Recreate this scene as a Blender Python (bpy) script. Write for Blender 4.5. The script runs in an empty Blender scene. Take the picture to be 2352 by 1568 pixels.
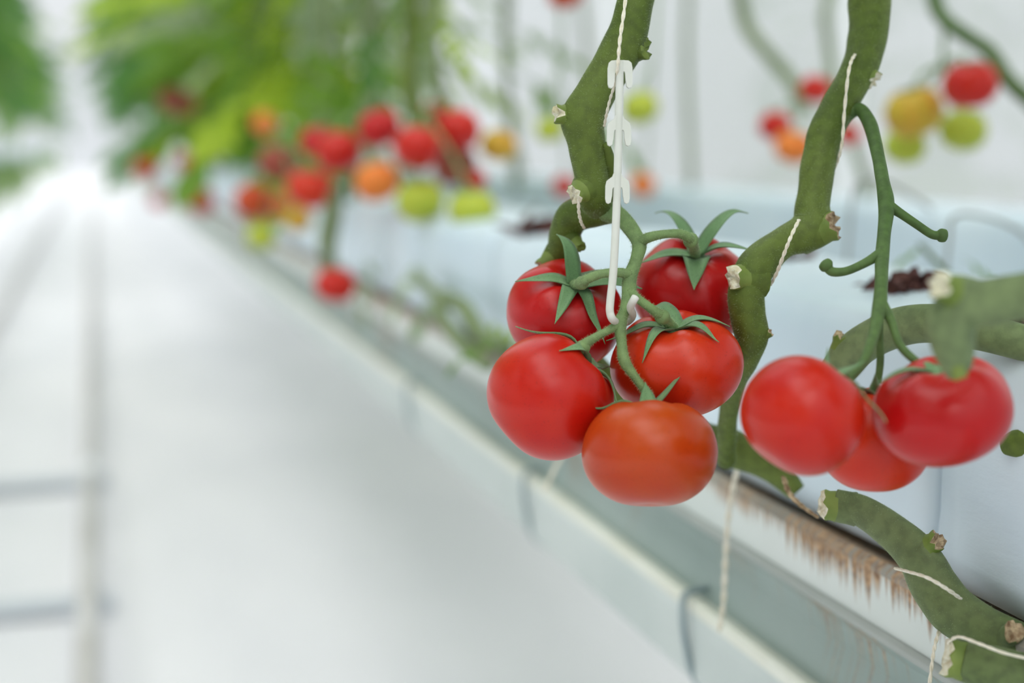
import bpy, bmesh, math, random
import numpy as np
from mathutils import Vector, Matrix, Quaternion, noise

random.seed(7)
SC = bpy.context.scene
COL = SC.collection
W, H = 2352, 1568

# ------------------------------------------------------------------ camera
FPX = 3267.0                      # 50 mm on a 36 mm sensor
VPX, VPY = 215.0, 330.0           # vanishing point of the rows
TH = math.atan((H / 2 - VPY) / FPX)
PSI = math.atan((W / 2 - VPX) * math.cos(TH) / FPX)
CR = Vector((math.cos(PSI), -math.sin(PSI), 0))
CF = Vector((math.sin(PSI) * math.cos(TH), math.cos(PSI) * math.cos(TH), -math.sin(TH)))
CU = Vector((math.sin(PSI) * math.sin(TH), math.cos(PSI) * math.sin(TH), math.cos(TH)))
EYE = 1.12                        # eye height above the floor
CAM = Vector((0, 0, EYE))
cd = bpy.data.cameras.new('camera')
cam = bpy.data.objects.new('camera', cd)
COL.objects.link(cam)
cam.matrix_world = Matrix(((CR.x, CU.x, -CF.x, 0), (CR.y, CU.y, -CF.y, 0), (CR.z, CU.z, -CF.z, EYE), (0, 0, 0, 1)))
cd.sensor_width = 36.0
cd.lens = FPX / W * 36.0
cd.clip_start = 0.05
cd.clip_end = 300
cd.dof.use_dof = True
cd.dof.focus_distance = 0.805
cd.dof.aperture_fstop = 2.7
SC.camera = cam

# ------------------------------------------------------------------ light: overcast sky and a very soft sun through the clouds
SKY_H, SKY_Z, SUN_E, EXPO = 0.74, 2.2, 2.0, 0.0
wd = bpy.data.worlds.new('overcast_sky')
SC.world = wd
wd.use_nodes = True
nt = wd.node_tree
nt.nodes.clear()
tc = nt.nodes.new('ShaderNodeTexCoord')
sx = nt.nodes.new('ShaderNodeSeparateXYZ')
mr = nt.nodes.new('ShaderNodeMapRange')
mr.inputs['From Min'].default_value = 0.0
mr.inputs['From Max'].default_value = 1.0
mr.inputs['To Min'].default_value = SKY_H
mr.inputs['To Max'].default_value = SKY_Z
bg = nt.nodes.new('ShaderNodeBackground')
bg.inputs['Color'].default_value = (0.935, 0.975, 1.0, 1)
wo = nt.nodes.new('ShaderNodeOutputWorld')
nt.links.new(tc.outputs['Generated'], sx.inputs[0])
nt.links.new(sx.outputs['Z'], mr.inputs['Value'])
nt.links.new(mr.outputs[0], bg.inputs['Strength'])
nt.links.new(bg.outputs[0], wo.inputs[0])

sl = bpy.data.lights.new('soft_sun', 'SUN')
sl.energy = SUN_E
sl.angle = math.radians(60)
sl.color = (1.0, 0.97, 0.92)
so = bpy.data.objects.new('soft_sun', sl)
COL.objects.link(so)
so.rotation_euler = Vector((0.45, 0.62, -1.0)).to_track_quat('-Z', 'Y').to_euler()

vs = SC.view_settings
vs.view_transform = 'Standard'
vs.look = 'None'
vs.gamma = 1.0
vs.exposure = EXPO
vs.use_curve_mapping = False

# ------------------------------------------------------------------ placing
def ray(px, py):
    return CF + CR * ((px - W / 2) / FPX) + CU * ((H / 2 - py) / FPX)
def P(px, py, d):                 # the point at distance d along the view axis
    return CAM + ray(px, py) * d
def PX(px, py, X):                # the point in the upright plane at X
    r = ray(px, py)
    return CAM + r * (X / r.x)
def zat(px, py, X):
    return PX(px, py, X).z
MM = lambda px, d: px * d / FPX   # pixels to metres at distance d

# ------------------------------------------------------------------ materials
def new_mat(name):
    m = bpy.data.materials.new(name)
    m.use_nodes = True
    b = m.node_tree.nodes['Principled BSDF']
    return m, m.node_tree, b

def ramp_noise(t, scale, c0, c1, p0=0.35, p1=0.65, detail=4, vec=None, stretch=None):
    n = t.nodes.new('ShaderNodeTexNoise')
    n.inputs['Scale'].default_value = scale
    n.inputs['Detail'].default_value = detail
    tcn = t.nodes.new('ShaderNodeTexCoord')
    if stretch:
        mp = t.nodes.new('ShaderNodeMapping')
        mp.inputs['Scale'].default_value = stretch
        t.links.new(tcn.outputs['Object'], mp.inputs['Vector'])
        t.links.new(mp.outputs[0], n.inputs['Vector'])
    else:
        t.links.new(tcn.outputs['Object'], n.inputs['Vector'])
    r = t.nodes.new('ShaderNodeValToRGB')
    r.color_ramp.elements[0].position = p0
    r.color_ramp.elements[1].position = p1
    r.color_ramp.elements[0].color = (*c0, 1)
    r.color_ramp.elements[1].color = (*c1, 1)
    t.links.new(n.outputs['Fac'], r.inputs[0])
    return r

def mixc(t, fac, a, b, mode='MIX'):
    m = t.nodes.new('ShaderNodeMix')
    m.data_type = 'RGBA'
    m.blend_type = mode
    if isinstance(fac, float):
        m.inputs[0].default_value = fac
    else:
        t.links.new(fac, m.inputs[0])
    for s, v in ((6, a), (7, b)):
        if isinstance(v, tuple):
            m.inputs[s].default_value = (*v, 1)
        else:
            t.links.new(v, m.inputs[s])
    return m.outputs[2]

def bump(t, b, scale, strength, dist=0.001, detail=3, stretch=None):
    n = t.nodes.new('ShaderNodeTexNoise')
    n.inputs['Scale'].default_value = scale
    n.inputs['Detail'].default_value = detail
    tcn = t.nodes.new('ShaderNodeTexCoord')
    if stretch:
        mp = t.nodes.new('ShaderNodeMapping')
        mp.inputs['Scale'].default_value = stretch
        t.links.new(tcn.outputs['Object'], mp.inputs['Vector'])
        t.links.new(mp.outputs[0], n.inputs['Vector'])
    else:
        t.links.new(tcn.outputs['Object'], n.inputs['Vector'])
    bp = t.nodes.new('ShaderNodeBump')
    bp.inputs['Strength'].default_value = strength
    bp.inputs['Distance'].default_value = dist
    t.links.new(n.outputs['Fac'], bp.inputs['Height'])
    t.links.new(bp.outputs[0], b.inputs['Normal'])

def skin_mat(name, c, c2, rough=0.30):        # tomato skin: two ripeness tones and pin-prick lenticels
    m, t, b = new_mat(name)
    r = ramp_noise(t, 26, c, c2, 0.35, 0.7, 2)
    r2 = ramp_noise(t, 900, (0.55, 0.55, 0.55), (1, 1, 1), 0.24, 0.30, 0)
    col = mixc(t, 0.35, r.outputs[0], r2.outputs[0], 'MULTIPLY')
    t.links.new(col, b.inputs['Base Color'])
    b.inputs['Roughness'].default_value = rough
    b.inputs['Specular IOR Level'].default_value = 0.32
    b.inputs['Subsurface Weight'].default_value = 0.12
    b.inputs['Subsurface Radius'].default_value = (0.006, 0.0012, 0.0006)
    b.inputs['Subsurface Scale'].default_value = 1.0
    b.inputs['Coat Weight'].default_value = 0.03
    b.inputs['Coat Roughness'].default_value = 0.2
    return m

def plain(name, c, rough=0.6, var=None, scale=30, metal=0.0, stretch=None, sheen=0.0, trans=0.0, bmp=None):
    m, t, b = new_mat(name)
    if var:
        r = ramp_noise(t, scale, c, var, stretch=stretch)
        t.links.new(r.outputs[0], b.inputs['Base Color'])
    else:
        b.inputs['Base Color'].default_value = (*c, 1)
    b.inputs['Roughness'].default_value = rough
    b.inputs['Metallic'].default_value = metal
    if trans: b.inputs['Specular IOR Level'].default_value = 0.2
    if sheen:
        b.inputs['Sheen Weight'].default_value = sheen
        b.inputs['Sheen Roughness'].default_value = 0.35
        b.inputs['Sheen Tint'].default_value = (0.9, 1.0, 0.85, 1)
    if bmp:
        bump(t, b, *bmp)
    if trans:
        tr = t.nodes.new('ShaderNodeBsdfTranslucent')
        if var:
            t.links.new(r.outputs[0], tr.inputs['Color'])
        else:
            tr.inputs['Color'].default_value = (*c, 1)
        mx = t.nodes.new('ShaderNodeMixShader')
        mx.inputs[0].default_value = trans
        out = t.nodes['Material Output']
        t.links.new(b.outputs[0], mx.inputs[1])
        t.links.new(tr.outputs[0], mx.inputs[2])
        t.links.new(mx.outputs[0], out.inputs[0])
    return m

M = {}
M['red'] = skin_mat('tomato_skin_red', (0.47, 0.006, 0.003), (0.54, 0.018, 0.003))
M['crimson'] = skin_mat('tomato_skin_crimson', (0.44, 0.004, 0.006), (0.50, 0.008, 0.007))
M['orange_red'] = skin_mat('tomato_skin_orange_red', (0.57, 0.032, 0.005), (0.53, 0.016, 0.005))
M['orange'] = skin_mat('tomato_skin_orange', (0.47, 0.058, 0.003), (0.44, 0.034, 0.003))
M['amber'] = skin_mat('tomato_skin_amber', (0.74, 0.22, 0.03), (0.70, 0.16, 0.025), 0.45)
M['yellow'] = skin_mat('tomato_skin_yellow', (0.48, 0.36, 0.025), (0.60, 0.27, 0.03), 0.45)
M['lime'] = skin_mat('tomato_skin_lime', (0.38, 0.46, 0.04), (0.46, 0.50, 0.05), 0.45)
M['dusky'] = skin_mat('tomato_skin_dusky', (0.30, 0.05, 0.03), (0.22, 0.06, 0.03), 0.5)

def stem_mat(name, a, b2, sheen=0.12):
    m, t, b = new_mat(name)
    r = ramp_noise(t, 9, a, b2, 0.35, 0.65, 3)
    r2 = ramp_noise(t, 160, (0.75, 0.75, 0.75), (1.1, 1.1, 1.05), 0.35, 0.6, 4)
    col = mixc(t, 0.8, r.outputs[0], r2.outputs[0], 'MULTIPLY')
    t.links.new(col, b.inputs['Base Color'])
    b.inputs['Roughness'].default_value = 0.62
    b.inputs['Specular IOR Level'].default_value = 0.3
    b.inputs['Sheen Weight'].default_value = sheen
    b.inputs['Sheen Roughness'].default_value = 0.3
    b.inputs['Sheen Tint'].default_value = (0.85, 1.0, 0.75, 1)
    bump(t, b, 420, 0.35, 0.0006)
    return m
M['stem'] = stem_mat('vine_stem', (0.068, 0.108, 0.012), (0.125, 0.172, 0.034))
M['stem_pale'] = stem_mat('vine_stem_pale', (0.125, 0.175, 0.070), (0.19, 0.245, 0.120))
M['stem_old'] = stem_mat('vine_stem_old', (0.092, 0.135, 0.045), (0.150, 0.19, 0.085), 0.15)
M['truss'] = stem_mat('truss_stalk', (0.155, 0.245, 0.092), (0.215, 0.315, 0.140), 0.15)
M['truss_dark'] = stem_mat('truss_stalk_dark', (0.066, 0.125, 0.032), (0.098, 0.165, 0.052), 0.15)
M['stub_green'] = plain('stub_green', (0.115, 0.175, 0.022), 0.6, (0.18, 0.24, 0.045), 60)
M['cut'] = plain('cut_tissue', (0.62, 0.55, 0.36), 0.8, (0.78, 0.76, 0.62), 300, bmp=(500, 0.8, 0.001))
M['cut_brown'] = plain('cut_tissue_brown', (0.20, 0.12, 0.06), 0.85, (0.55, 0.43, 0.27), 260, bmp=(500, 0.8, 0.001))

def sepal_mat():
    m, t, b = new_mat('sepal')
    r = ramp_noise(t, 40, (0.115, 0.235, 0.095), (0.170, 0.305, 0.135), 0.35, 0.65, 3)
    v = t.nodes.new('ShaderNodeTexVoronoi')
    v.inputs['Scale'].default_value = 900
    tcn = t.nodes.new('ShaderNodeTexCoord')
    t.links.new(tcn.outputs['Object'], v.inputs['Vector'])
    rr = t.nodes.new('ShaderNodeValToRGB')
    rr.color_ramp.elements[0].position = 0.16
    rr.color_ramp.elements[1].position = 0.30
    rr.color_ramp.elements[0].color = (0.25, 0.25, 0.25, 1)
    rr.color_ramp.elements[1].color = (1, 1, 1, 1)
    t.links.new(v.outputs['Distance'], rr.inputs[0])
    col = mixc(t, 0.6, r.outputs[0], rr.outputs[0], 'MULTIPLY')
    t.links.new(col, b.inputs['Base Color'])
    b.inputs['Roughness'].default_value = 0.6
    b.inputs['Sheen Weight'].default_value = 0.15
    bump(t, b, 500, 0.3, 0.0005)
    return m
M['sepal'] = sepal_mat()
M['hair'] = plain('plant_hair', (0.50, 0.60, 0.36), 0.5, trans=0.4)
M['leaf_lime'] = plain('leaf_lime', (0.25, 0.39, 0.018), 0.5, (0.36, 0.48, 0.030), 8, trans=0.4)
M['leaf_mid'] = plain('leaf_mid', (0.120, 0.25, 0.022), 0.5, (0.19, 0.33, 0.045), 8, trans=0.38)
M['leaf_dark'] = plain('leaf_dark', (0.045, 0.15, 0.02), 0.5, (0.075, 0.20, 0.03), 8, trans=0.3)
M['leaf_pale'] = plain('leaf_pale', (0.30, 0.40, 0.22), 0.55, (0.38, 0.46, 0.28), 8, trans=0.35)
M['leaf_dry'] = plain('leaf_dry', (0.10, 0.042, 0.040), 0.85, (0.20, 0.095, 0.08), 60, trans=0.1)
M['plastic'] = plain('hook_plastic', (0.80, 0.82, 0.76), 0.35, (0.86, 0.87, 0.83), 60, trans=0.25)
M['twine'] = plain('twine', (0.72, 0.66, 0.52), 0.8, (0.84, 0.80, 0.70), 400, bmp=(900, 0.6, 0.0005))
M['wire'] = plain('hanger_wire', (0.22, 0.29, 0.32), 0.45, (0.30, 0.37, 0.39), 40, metal=0.3)
M['tube_grey'] = plain('drip_tube', (0.25, 0.26, 0.25), 0.5, (0.34, 0.35, 0.33), 20)
M['steel_light'] = plain('gutter_enamel', (0.52, 0.58, 0.565), 0.42, (0.60, 0.65, 0.635), 6)
M['steel_ridge'] = plain('gutter_ridge', (0.40, 0.43, 0.41), 0.45, (0.46, 0.49, 0.47), 12)
M['steel_cream'] = plain('gutter_lower_lip', (0.74, 0.74, 0.64), 0.45, (0.80, 0.81, 0.73), 14)

def rusty(name, base, base2, z_top, reach, amount):
    """Enamel with rust that starts along a top edge and runs down in streaks of uneven length."""
    m, t, b = new_mat(name)
    tcn = t.nodes.new('ShaderNodeTexCoord')
    sp = t.nodes.new('ShaderNodeSeparateXYZ')
    t.links.new(tcn.outputs['Object'], sp.inputs[0])
    mp = t.nodes.new('ShaderNodeMapping')
    mp.inputs['Scale'].default_value = (6, 170, 2.5)
    t.links.new(tcn.outputs['Object'], mp.inputs[0])
    n = t.nodes.new('ShaderNodeTexNoise')
    n.inputs['Scale'].default_value = 1.0
    n.inputs['Detail'].default_value = 5
    t.links.new(mp.outputs[0], n.inputs['Vector'])
    mp2 = t.nodes.new('ShaderNodeMapping')
    mp2.inputs['Scale'].default_value = (3, 9, 3)
    t.links.new(tcn.outputs['Object'], mp2.inputs[0])
    n2 = t.nodes.new('ShaderNodeTexNoise')
    n2.inputs['Scale'].default_value = 1.0
    n2.inputs['Detail'].default_value = 3
    t.links.new(mp2.outputs[0], n2.inputs['Vector'])
    dz = t.nodes.new('ShaderNodeMath'); dz.operation = 'SUBTRACT'
    dz.inputs[0].default_value = z_top
    t.links.new(sp.outputs['Z'], dz.inputs[1])
    dn = t.nodes.new('ShaderNodeMath'); dn.operation = 'DIVIDE'
    t.links.new(dz.outputs[0], dn.inputs[0]); dn.inputs[1].default_value = reach
    a1 = t.nodes.new('ShaderNodeMath'); a1.operation = 'MULTIPLY_ADD'
    t.links.new(n.outputs['Fac'], a1.inputs[0]); a1.inputs[1].default_value = 2.2; a1.inputs[2].default_value = -0.75 + amount
    a2 = t.nodes.new('ShaderNodeMath'); a2.operation = 'MULTIPLY_ADD'
    t.links.new(n2.outputs['Fac'], a2.inputs[0]); a2.inputs[1].default_value = 2.6; a2.inputs[2].default_value = -1.25
    s = t.nodes.new('ShaderNodeMath'); s.operation = 'ADD'
    t.links.new(a1.outputs[0], s.inputs[0]); t.links.new(a2.outputs[0], s.inputs[1])
    f = t.nodes.new('ShaderNodeMath'); f.operation = 'SUBTRACT'
    t.links.new(s.outputs[0], f.inputs[0]); t.links.new(dn.outputs[0], f.inputs[1])
    rp = t.nodes.new('ShaderNodeValToRGB')
    e = rp.color_ramp.elements
    e[0].position = 0.0; e[0].color = (0, 0, 0, 1)
    e[1].position = 0.55; e[1].color = (1, 1, 1, 1)
    t.links.new(f.outputs[0], rp.inputs[0])
    rc = ramp_noise(t, 220, (0.17, 0.085, 0.035), (0.46, 0.28, 0.14), 0.35, 0.65, 4)
    bc = ramp_noise(t, 5, base, base2)
    col = mixc(t, rp.outputs[0], bc.outputs[0], rc.outputs[0])
    t.links.new(col, b.inputs['Base Color'])
    b.inputs['Roughness'].default_value = 0.5
    return m

def floor_mat():
    m, t, b = new_mat('white_ground_cloth')
    r = ramp_noise(t, 1.6, (0.70, 0.70, 0.725), (0.76, 0.755, 0.775), 0.35, 0.65, 4, stretch=(1.6, 0.6, 1))
    w = t.nodes.new('ShaderNodeTexWave')
    w.inputs['Scale'].default_value = 60
    w.inputs['Distortion'].default_value = 0.5
    bp = t.nodes.new('ShaderNodeBump')
    bp.inputs['Strength'].default_value = 0.15
    bp.inputs['Distance'].default_value = 0.002
    t.links.new(w.outputs['Fac'], bp.inputs['Height'])
    t.links.new(bp.outputs[0], b.inputs['Normal'])
    t.links.new(r.outputs[0], b.inputs['Base Color'])
    b.inputs['Roughness'].default_value = 0.75
    return m
M['floor'] = floor_mat()

def bag_mat():
    m, t, b = new_mat('grow_bag_film')
    r = ramp_noise(t, 7, (0.58, 0.70, 0.80), (0.68, 0.785, 0.86), 0.3, 0.7, 4)
    sp = ramp_noise(t, 55, (0.10, 0.11, 0.08), (1, 1, 1), 0.24, 0.29, 5, stretch=(1, 1, 0.45))
    col = mixc(t, 0.75, r.outputs[0], sp.outputs[0], 'MULTIPLY')
    t.links.new(col, b.inputs['Base Color'])
    b.inputs['Roughness'].default_value = 0.42
    bump(t, b, 26, 0.35, 0.004, 5, (1, 0.6, 1.6))
    return m
M['bag'] = bag_mat()
M['pipe'] = plain('pipe_rail_paint', (0.45, 0.435, 0.41), 0.5, (0.56, 0.55, 0.54), 3)
M['sleeper'] = plain('sleeper_steel', (0.52, 0.56, 0.60), 0.5, (0.60, 0.63, 0.66), 4)
M['post'] = plain('white_post', (0.72, 0.75, 0.77), 0.5, (0.78, 0.80, 0.82), 3)

def film_mat():
    m, t, b = new_mat('frosted_film')
    b.inputs['Base Color'].default_value = (0.74, 0.75, 0.76, 1)
    b.inputs['Roughness'].default_value = 0.5
    tl = t.nodes.new('ShaderNodeBsdfTranslucent'); tl.inputs['Color'].default_value = (0.82, 0.83, 0.84, 1)
    tp = t.nodes.new('ShaderNodeBsdfTransparent'); tp.inputs['Color'].default_value = (0.88, 0.885, 0.885, 1)
    m1 = t.nodes.new('ShaderNodeMixShader'); m1.inputs[0].default_value = 0.75
    m2 = t.nodes.new('ShaderNodeMixShader'); m2.inputs[0].default_value = 0.45
    t.links.new(b.outputs[0], m1.inputs[1]); t.links.new(tl.outputs[0], m1.inputs[2])
    t.links.new(m1.outputs[0], m2.inputs[1]); t.links.new(tp.outputs[0], m2.inputs[2])
    t.links.new(m2.outputs[0], t.nodes['Material Output'].inputs[0])
    return m
M['film'] = film_mat()

# ------------------------------------------------------------------ mesh helpers
def mesh_obj(name, verts, faces, mats, parent=None, smooth=True, fm=None, origin=None):
    me = bpy.data.meshes.new(name)
    if origin is not None:
        verts = [Vector(v) - origin for v in verts]
    me.from_pydata([tuple(v) for v in verts], [], faces)
    if not isinstance(mats, (list, tuple)):
        mats = [mats]
    for m in mats:
        me.materials.append(m)
    if fm:
        me.polygons.foreach_set('material_index', fm)
    if smooth:
        me.polygons.foreach_set('use_smooth', [True] * len(me.polygons))
    me.update()
    o = bpy.data.objects.new(name, me)
    COL.objects.link(o)
    if parent is not None:
        o.parent = parent
        if origin is not None:
            o.location = origin - root_loc(parent)
    elif origin is not None:
        o.location = origin
    return o

def root_loc(o):
    l = Vector(o.location)
    while o.parent is not None:
        o = o.parent
        l = l + Vector(o.location)
    return l

def tag(o, label=None, cat=None, group=None, kind=None):
    if label: o['label'] = label
    if cat: o['category'] = cat
    if group: o['group'] = group
    if kind: o['kind'] = kind
    return o

def empty(name, loc):
    o = bpy.data.objects.new(name, None)
    o.empty_display_size = 0.05
    o.location = loc
    COL.objects.link(o)
    return o

def part(name, vf, mats, parent, smooth=True, fm=None):
    """a part whose vertices are given in world space, under an unrotated parent"""
    return mesh_obj(name, vf[0], vf[1], mats, parent, smooth, fm, origin=root_loc(parent))

def catmull(pts, n):
    """pts: list of (Vector, radius); returns a dense smooth list"""
    out = []
    k = len(pts)
    for i in range(k - 1):
        p0 = pts[max(i - 1, 0)]; p1 = pts[i]; p2 = pts[i + 1]; p3 = pts[min(i + 2, k - 1)]
        for j in range(n):
            t = j / n
            def cr(a, b, c, d):
                return 0.5 * ((2 * b) + (c - a) * t + (2 * a - 5 * b + 4 * c - d) * t * t + (3 * b - a - 3 * c + d) * t ** 3)
            out.append((cr(p0[0], p1[0], p2[0], p3[0]), max(cr(p0[1], p1[1], p2[1], p3[1]), 1e-5)))
    out.append((pts[-1][0].copy(), pts[-1][1]))
    return out

def tube(pts, sides=14, n=6, lump=0.0, lump_scale=60, ridge=0.0, flat=1.0, cap=True, seed=0.0):
    """a tapering tube along a smooth path; pts = [(Vector, radius)]"""
    path = catmull(pts, n) if n > 1 else pts
    V, F = [], []
    up = Vector((0.3, -1, 0.2)).normalized()
    prev = None
    for i, (p, r) in enumerate(path):
        a = path[max(i - 1, 0)][0]; b = path[min(i + 1, len(path) - 1)][0]
        t = (b - a)
        t = t.normalized() if t.length > 1e-9 else Vector((0, 0, 1))
        if prev is None:
            x = (up - t * up.dot(t)).normalized()
        else:
            x = (prev - t * prev.dot(t)).normalized()
        prev = x
        y = t.cross(x)
        for k in range(sides):
            an = 2 * math.pi * k / sides
            rr = r * (1 + ridge * math.cos(4 * an + seed))
            q = p + x * (math.cos(an) * rr) + y * (math.sin(an) * rr * flat)
            if lump:
                q = q + (q - p) * (lump * noise.noise(q * lump_scale + Vector((seed, 0, 0))))
            V.append(q)
    m = len(path)
    for i in range(m - 1):
        for k in range(sides):
            a = i * sides + k; b = i * sides + (k + 1) % sides
            F.append((a, b, b + sides, a + sides))
    if cap:
        V.append(path[0][0]); c0 = len(V) - 1
        V.append(path[-1][0]); c1 = len(V) - 1
        for k in range(sides):
            F.append((c0, (k + 1) % sides, k))
            F.append((c1, (m - 1) * sides + k, (m - 1) * sides + (k + 1) % sides))
    return V, F

def join(*vfs):
    V, F = [], []
    for v, f in vfs:
        o = len(V)
        V += list(v)
        F += [tuple(i + o for i in q) for q in f]
    return V, F

def box(x0, x1, y0, y1, z0, z1):
    V = [Vector(p) for p in ((x0, y0, z0), (x1, y0, z0), (x1, y1, z0), (x0, y1, z0), (x0, y0, z1), (x1, y0, z1), (x1, y1, z1), (x0, y1, z1))]
    F = [(0, 3, 2, 1), (4, 5, 6, 7), (0, 1, 5, 4), (1, 2, 6, 5), (2, 3, 7, 6), (3, 0, 4, 7)]
    return V, F

def pp(lst, d=None):
    """pixel path -> [(Vector, radius)]; entries (px, py, width_px[, depth])"""
    out = []
    for e in lst:
        dd = e[3] if len(e) > 3 else d
        out.append((P(e[0], e[1], dd), MM(e[2], dd) / 2))
    return out

def hairs(name, vf, parent, count, ln, mat, seed=1):
    """fine plant hair standing on the surface of a tube"""
    rnd = random.Random(seed)
    V, F = vf
    quads = [q for q in F if len(q) == 4]
    HV, HF = [], []
    for _ in range(count):
        q = rnd.choice(quads)
        a, b, c, d = (V[i] for i in q)
        u, v = rnd.random(), rnd.random()
        p = a * (1 - u) * (1 - v) + b * u * (1 - v) + c * u * v + d * (1 - u) * v
        nn = (b - a).cross(d - a)
        if nn.length < 1e-12: continue
        nn.normalize()
        j = Vector((rnd.uniform(-1, 1), rnd.uniform(-1, 1), rnd.uniform(-1, 1))) * 0.35
        dr = (nn + j).normalized()
        l = ln * rnd.uniform(0.5, 1.2)
        s = dr.cross(Vector((rnd.uniform(-1, 1), rnd.uniform(-1, 1), rnd.uniform(-1, 1)))).normalized() * 0.00005
        k = len(HV)
        HV += [p - s, p + s, p + dr * l]
        HF.append((k, k + 1, k + 2))
    o = part(name, (HV, HF), mat, parent, smooth=False)
    o['kind'] = 'stuff'
    return o

# ------------------------------------------------------------------ setting: floor, far walls
def struct(o):
    o['kind'] = 'structure'
    return o

def grid(x0, x1, y0, y1, z, nx, ny, amp=0.0, sc=1.0):
    V = []; F = []
    for j in range(ny + 1):
        for i in range(nx + 1):
            x = x0 + (x1 - x0) * i / nx; y = y0 + (y1 - y0) * j / ny
            V.append(Vector((x, y, z + amp * noise.noise(Vector((x * sc, y * sc, 0))))))
    for j in range(ny):
        for i in range(nx):
            a = j * (nx + 1) + i
            F.append((a, a + 1, a + nx + 2, a + nx + 1))
    return V, F
v, f = grid(-9, 9, -4, 62, 0, 90, 220, 0.006, 2.1)
fl = struct(mesh_obj('floor', v, f, M['floor']))
fl['label'] = 'white woven ground cloth covering the greenhouse floor'
wr = struct(mesh_obj('wall_right', *box(3.2, 3.203, -4, 62, 0, 4.2), M['film'], smooth=False))
wr['label'] = 'frosted white film side wall of the greenhouse'
wb = struct(mesh_obj('wall_back', *box(-9, 3.2, 60, 60.003, 0, 4.2), M['film'], smooth=False))
wb['label'] = 'pale film end wall at the far end of the aisle'
for i in range(9):
    y = 2.6 + i * 3.0
    pv = join(box(3.12, 3.19, y - 0.03, y + 0.03, 0, 4.2), box(3.10, 3.195, y - 0.06, y + 0.06, 0, 0.02))
    o = mesh_obj('wall_post', *pv, M['post'], smooth=False, parent=wr)

# ------------------------------------------------------------------ pipe rails and sleepers on the floor of the aisle
RAIL_Z = 0.075
def rail_x(px, py):
    r = ray(px, py); return (CAM + r * ((RAIL_Z - EYE) / r.z)).x
XR = rail_x(200, 1500)
XL = rail_x(10, 700)
def make_rail(x, label):
    t = empty('heating_pipe_rail', (x, 1.5, 0))
    part('pipe', tube([(Vector((x, y, RAIL_Z)), 0.0255) for y in (1.2, 8, 20, 40, 58)], 16, 2), M['pipe'], t)
    part('paint_band', tube([(Vector((x, y, RAIL_Z)), 0.0262) for y in (4.6, 4.75)], 16, 1), M['post'], t)
    tag(t, label, 'pipe rail', 'pipe rails of the aisle')
make_rail(XR, 'greyish beige heating pipe rail running straight down the aisle, nearer the gutter')
make_rail(XL, 'grey heating pipe rail at the far left edge of the picture')
for k, (py, lab) in enumerate(((1385, 'blue grey steel sleeper joining the pipe rails at the lower left corner'),
                               (1105, 'pale steel sleeper joining the pipe rails, second from the picture bottom'))):
    r = ray(150, py); y = (CAM + r * ((0.03 - EYE) / r.z)).y
    t = empty('rail_sleeper', (0, y, 0))
    part('bar', box(XL - 0.12, XR + 0.06, y - 0.028, y + 0.028, 0.012, 0.042), M['sleeper'], t, smooth=False)
    for x in (XL, XR):
        part('saddle', box(x - 0.03, x + 0.03, y - 0.02, y + 0.02, 0.042, 0.052), M['sleeper'], t, smooth=False)
        part('foot', box(x - 0.05, x + 0.05, y - 0.05, y + 0.05, 0.0, 0.012), M['sleeper'], t, smooth=False)
    tag(t, lab, 'sleeper', 'rail sleepers')

# ------------------------------------------------------------------ gutter and grow bags
GX = 0.470
Z_gap = zat(2043, 1286, GX + 0.012)
Z_lip = zat(1916, 1262, GX - 0.003)
Z_r0 = zat(1898, 1372, GX - 0.004)
Z_r1 = zat(1898, 1400, GX - 0.004)
Z_cream = zat(1700, 1463, GX - 0.009)
Z_bot = zat(1552, 1532, GX - 0.006)
Y0, Y1 = -0.6, 58.0
M['rust_lip'] = rusty('gutter_rim_rust', (0.36, 0.345, 0.30), (0.22, 0.20, 0.165), Z_gap + 0.02, 0.05, 0.10)
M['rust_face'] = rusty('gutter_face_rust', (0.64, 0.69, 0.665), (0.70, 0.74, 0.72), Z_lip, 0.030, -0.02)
M['rust_low_shaded'] = rusty('gutter_recess_rust_shade', (0.27, 0.345, 0.325), (0.33, 0.40, 0.38), Z_r1, 0.16, -0.42)  # rusty enamel, its base painted darker to stand in for the recess shade

def strip(profile, y0, y1, ny=2):
    """sheet swept along Y from an (x, z) profile, closed into a thin shell"""
    prof = [Vector((x, 0, z)) for x, z in profile]
    back = []
    for i, p in enumerate(prof):
        a = prof[max(i - 1, 0)]; b = prof[min(i + 1, len(prof) - 1)]
        t = (b - a).normalized()
        back.append(p + Vector((-t.z, 0, t.x)) * 0.0015 * (1 if True else 1))
    loop = prof + back[::-1]
    k = len(loop)
    V, F = [], []
    for j in range(ny):
        y = y0 + (y1 - y0) * j / (ny - 1)
        V += [Vector((p.x, y, p.z)) for p in loop]
    for j in range(ny - 1):
        for i in range(k):
            a = j * k + i; b = j * k + (i + 1) % k
            F.append((a, b, b + k, a + k))
    F.append(tuple(range(k)))
    F.append(tuple(range((ny - 1) * k, ny * k))[::-1])
    return V, F

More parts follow.
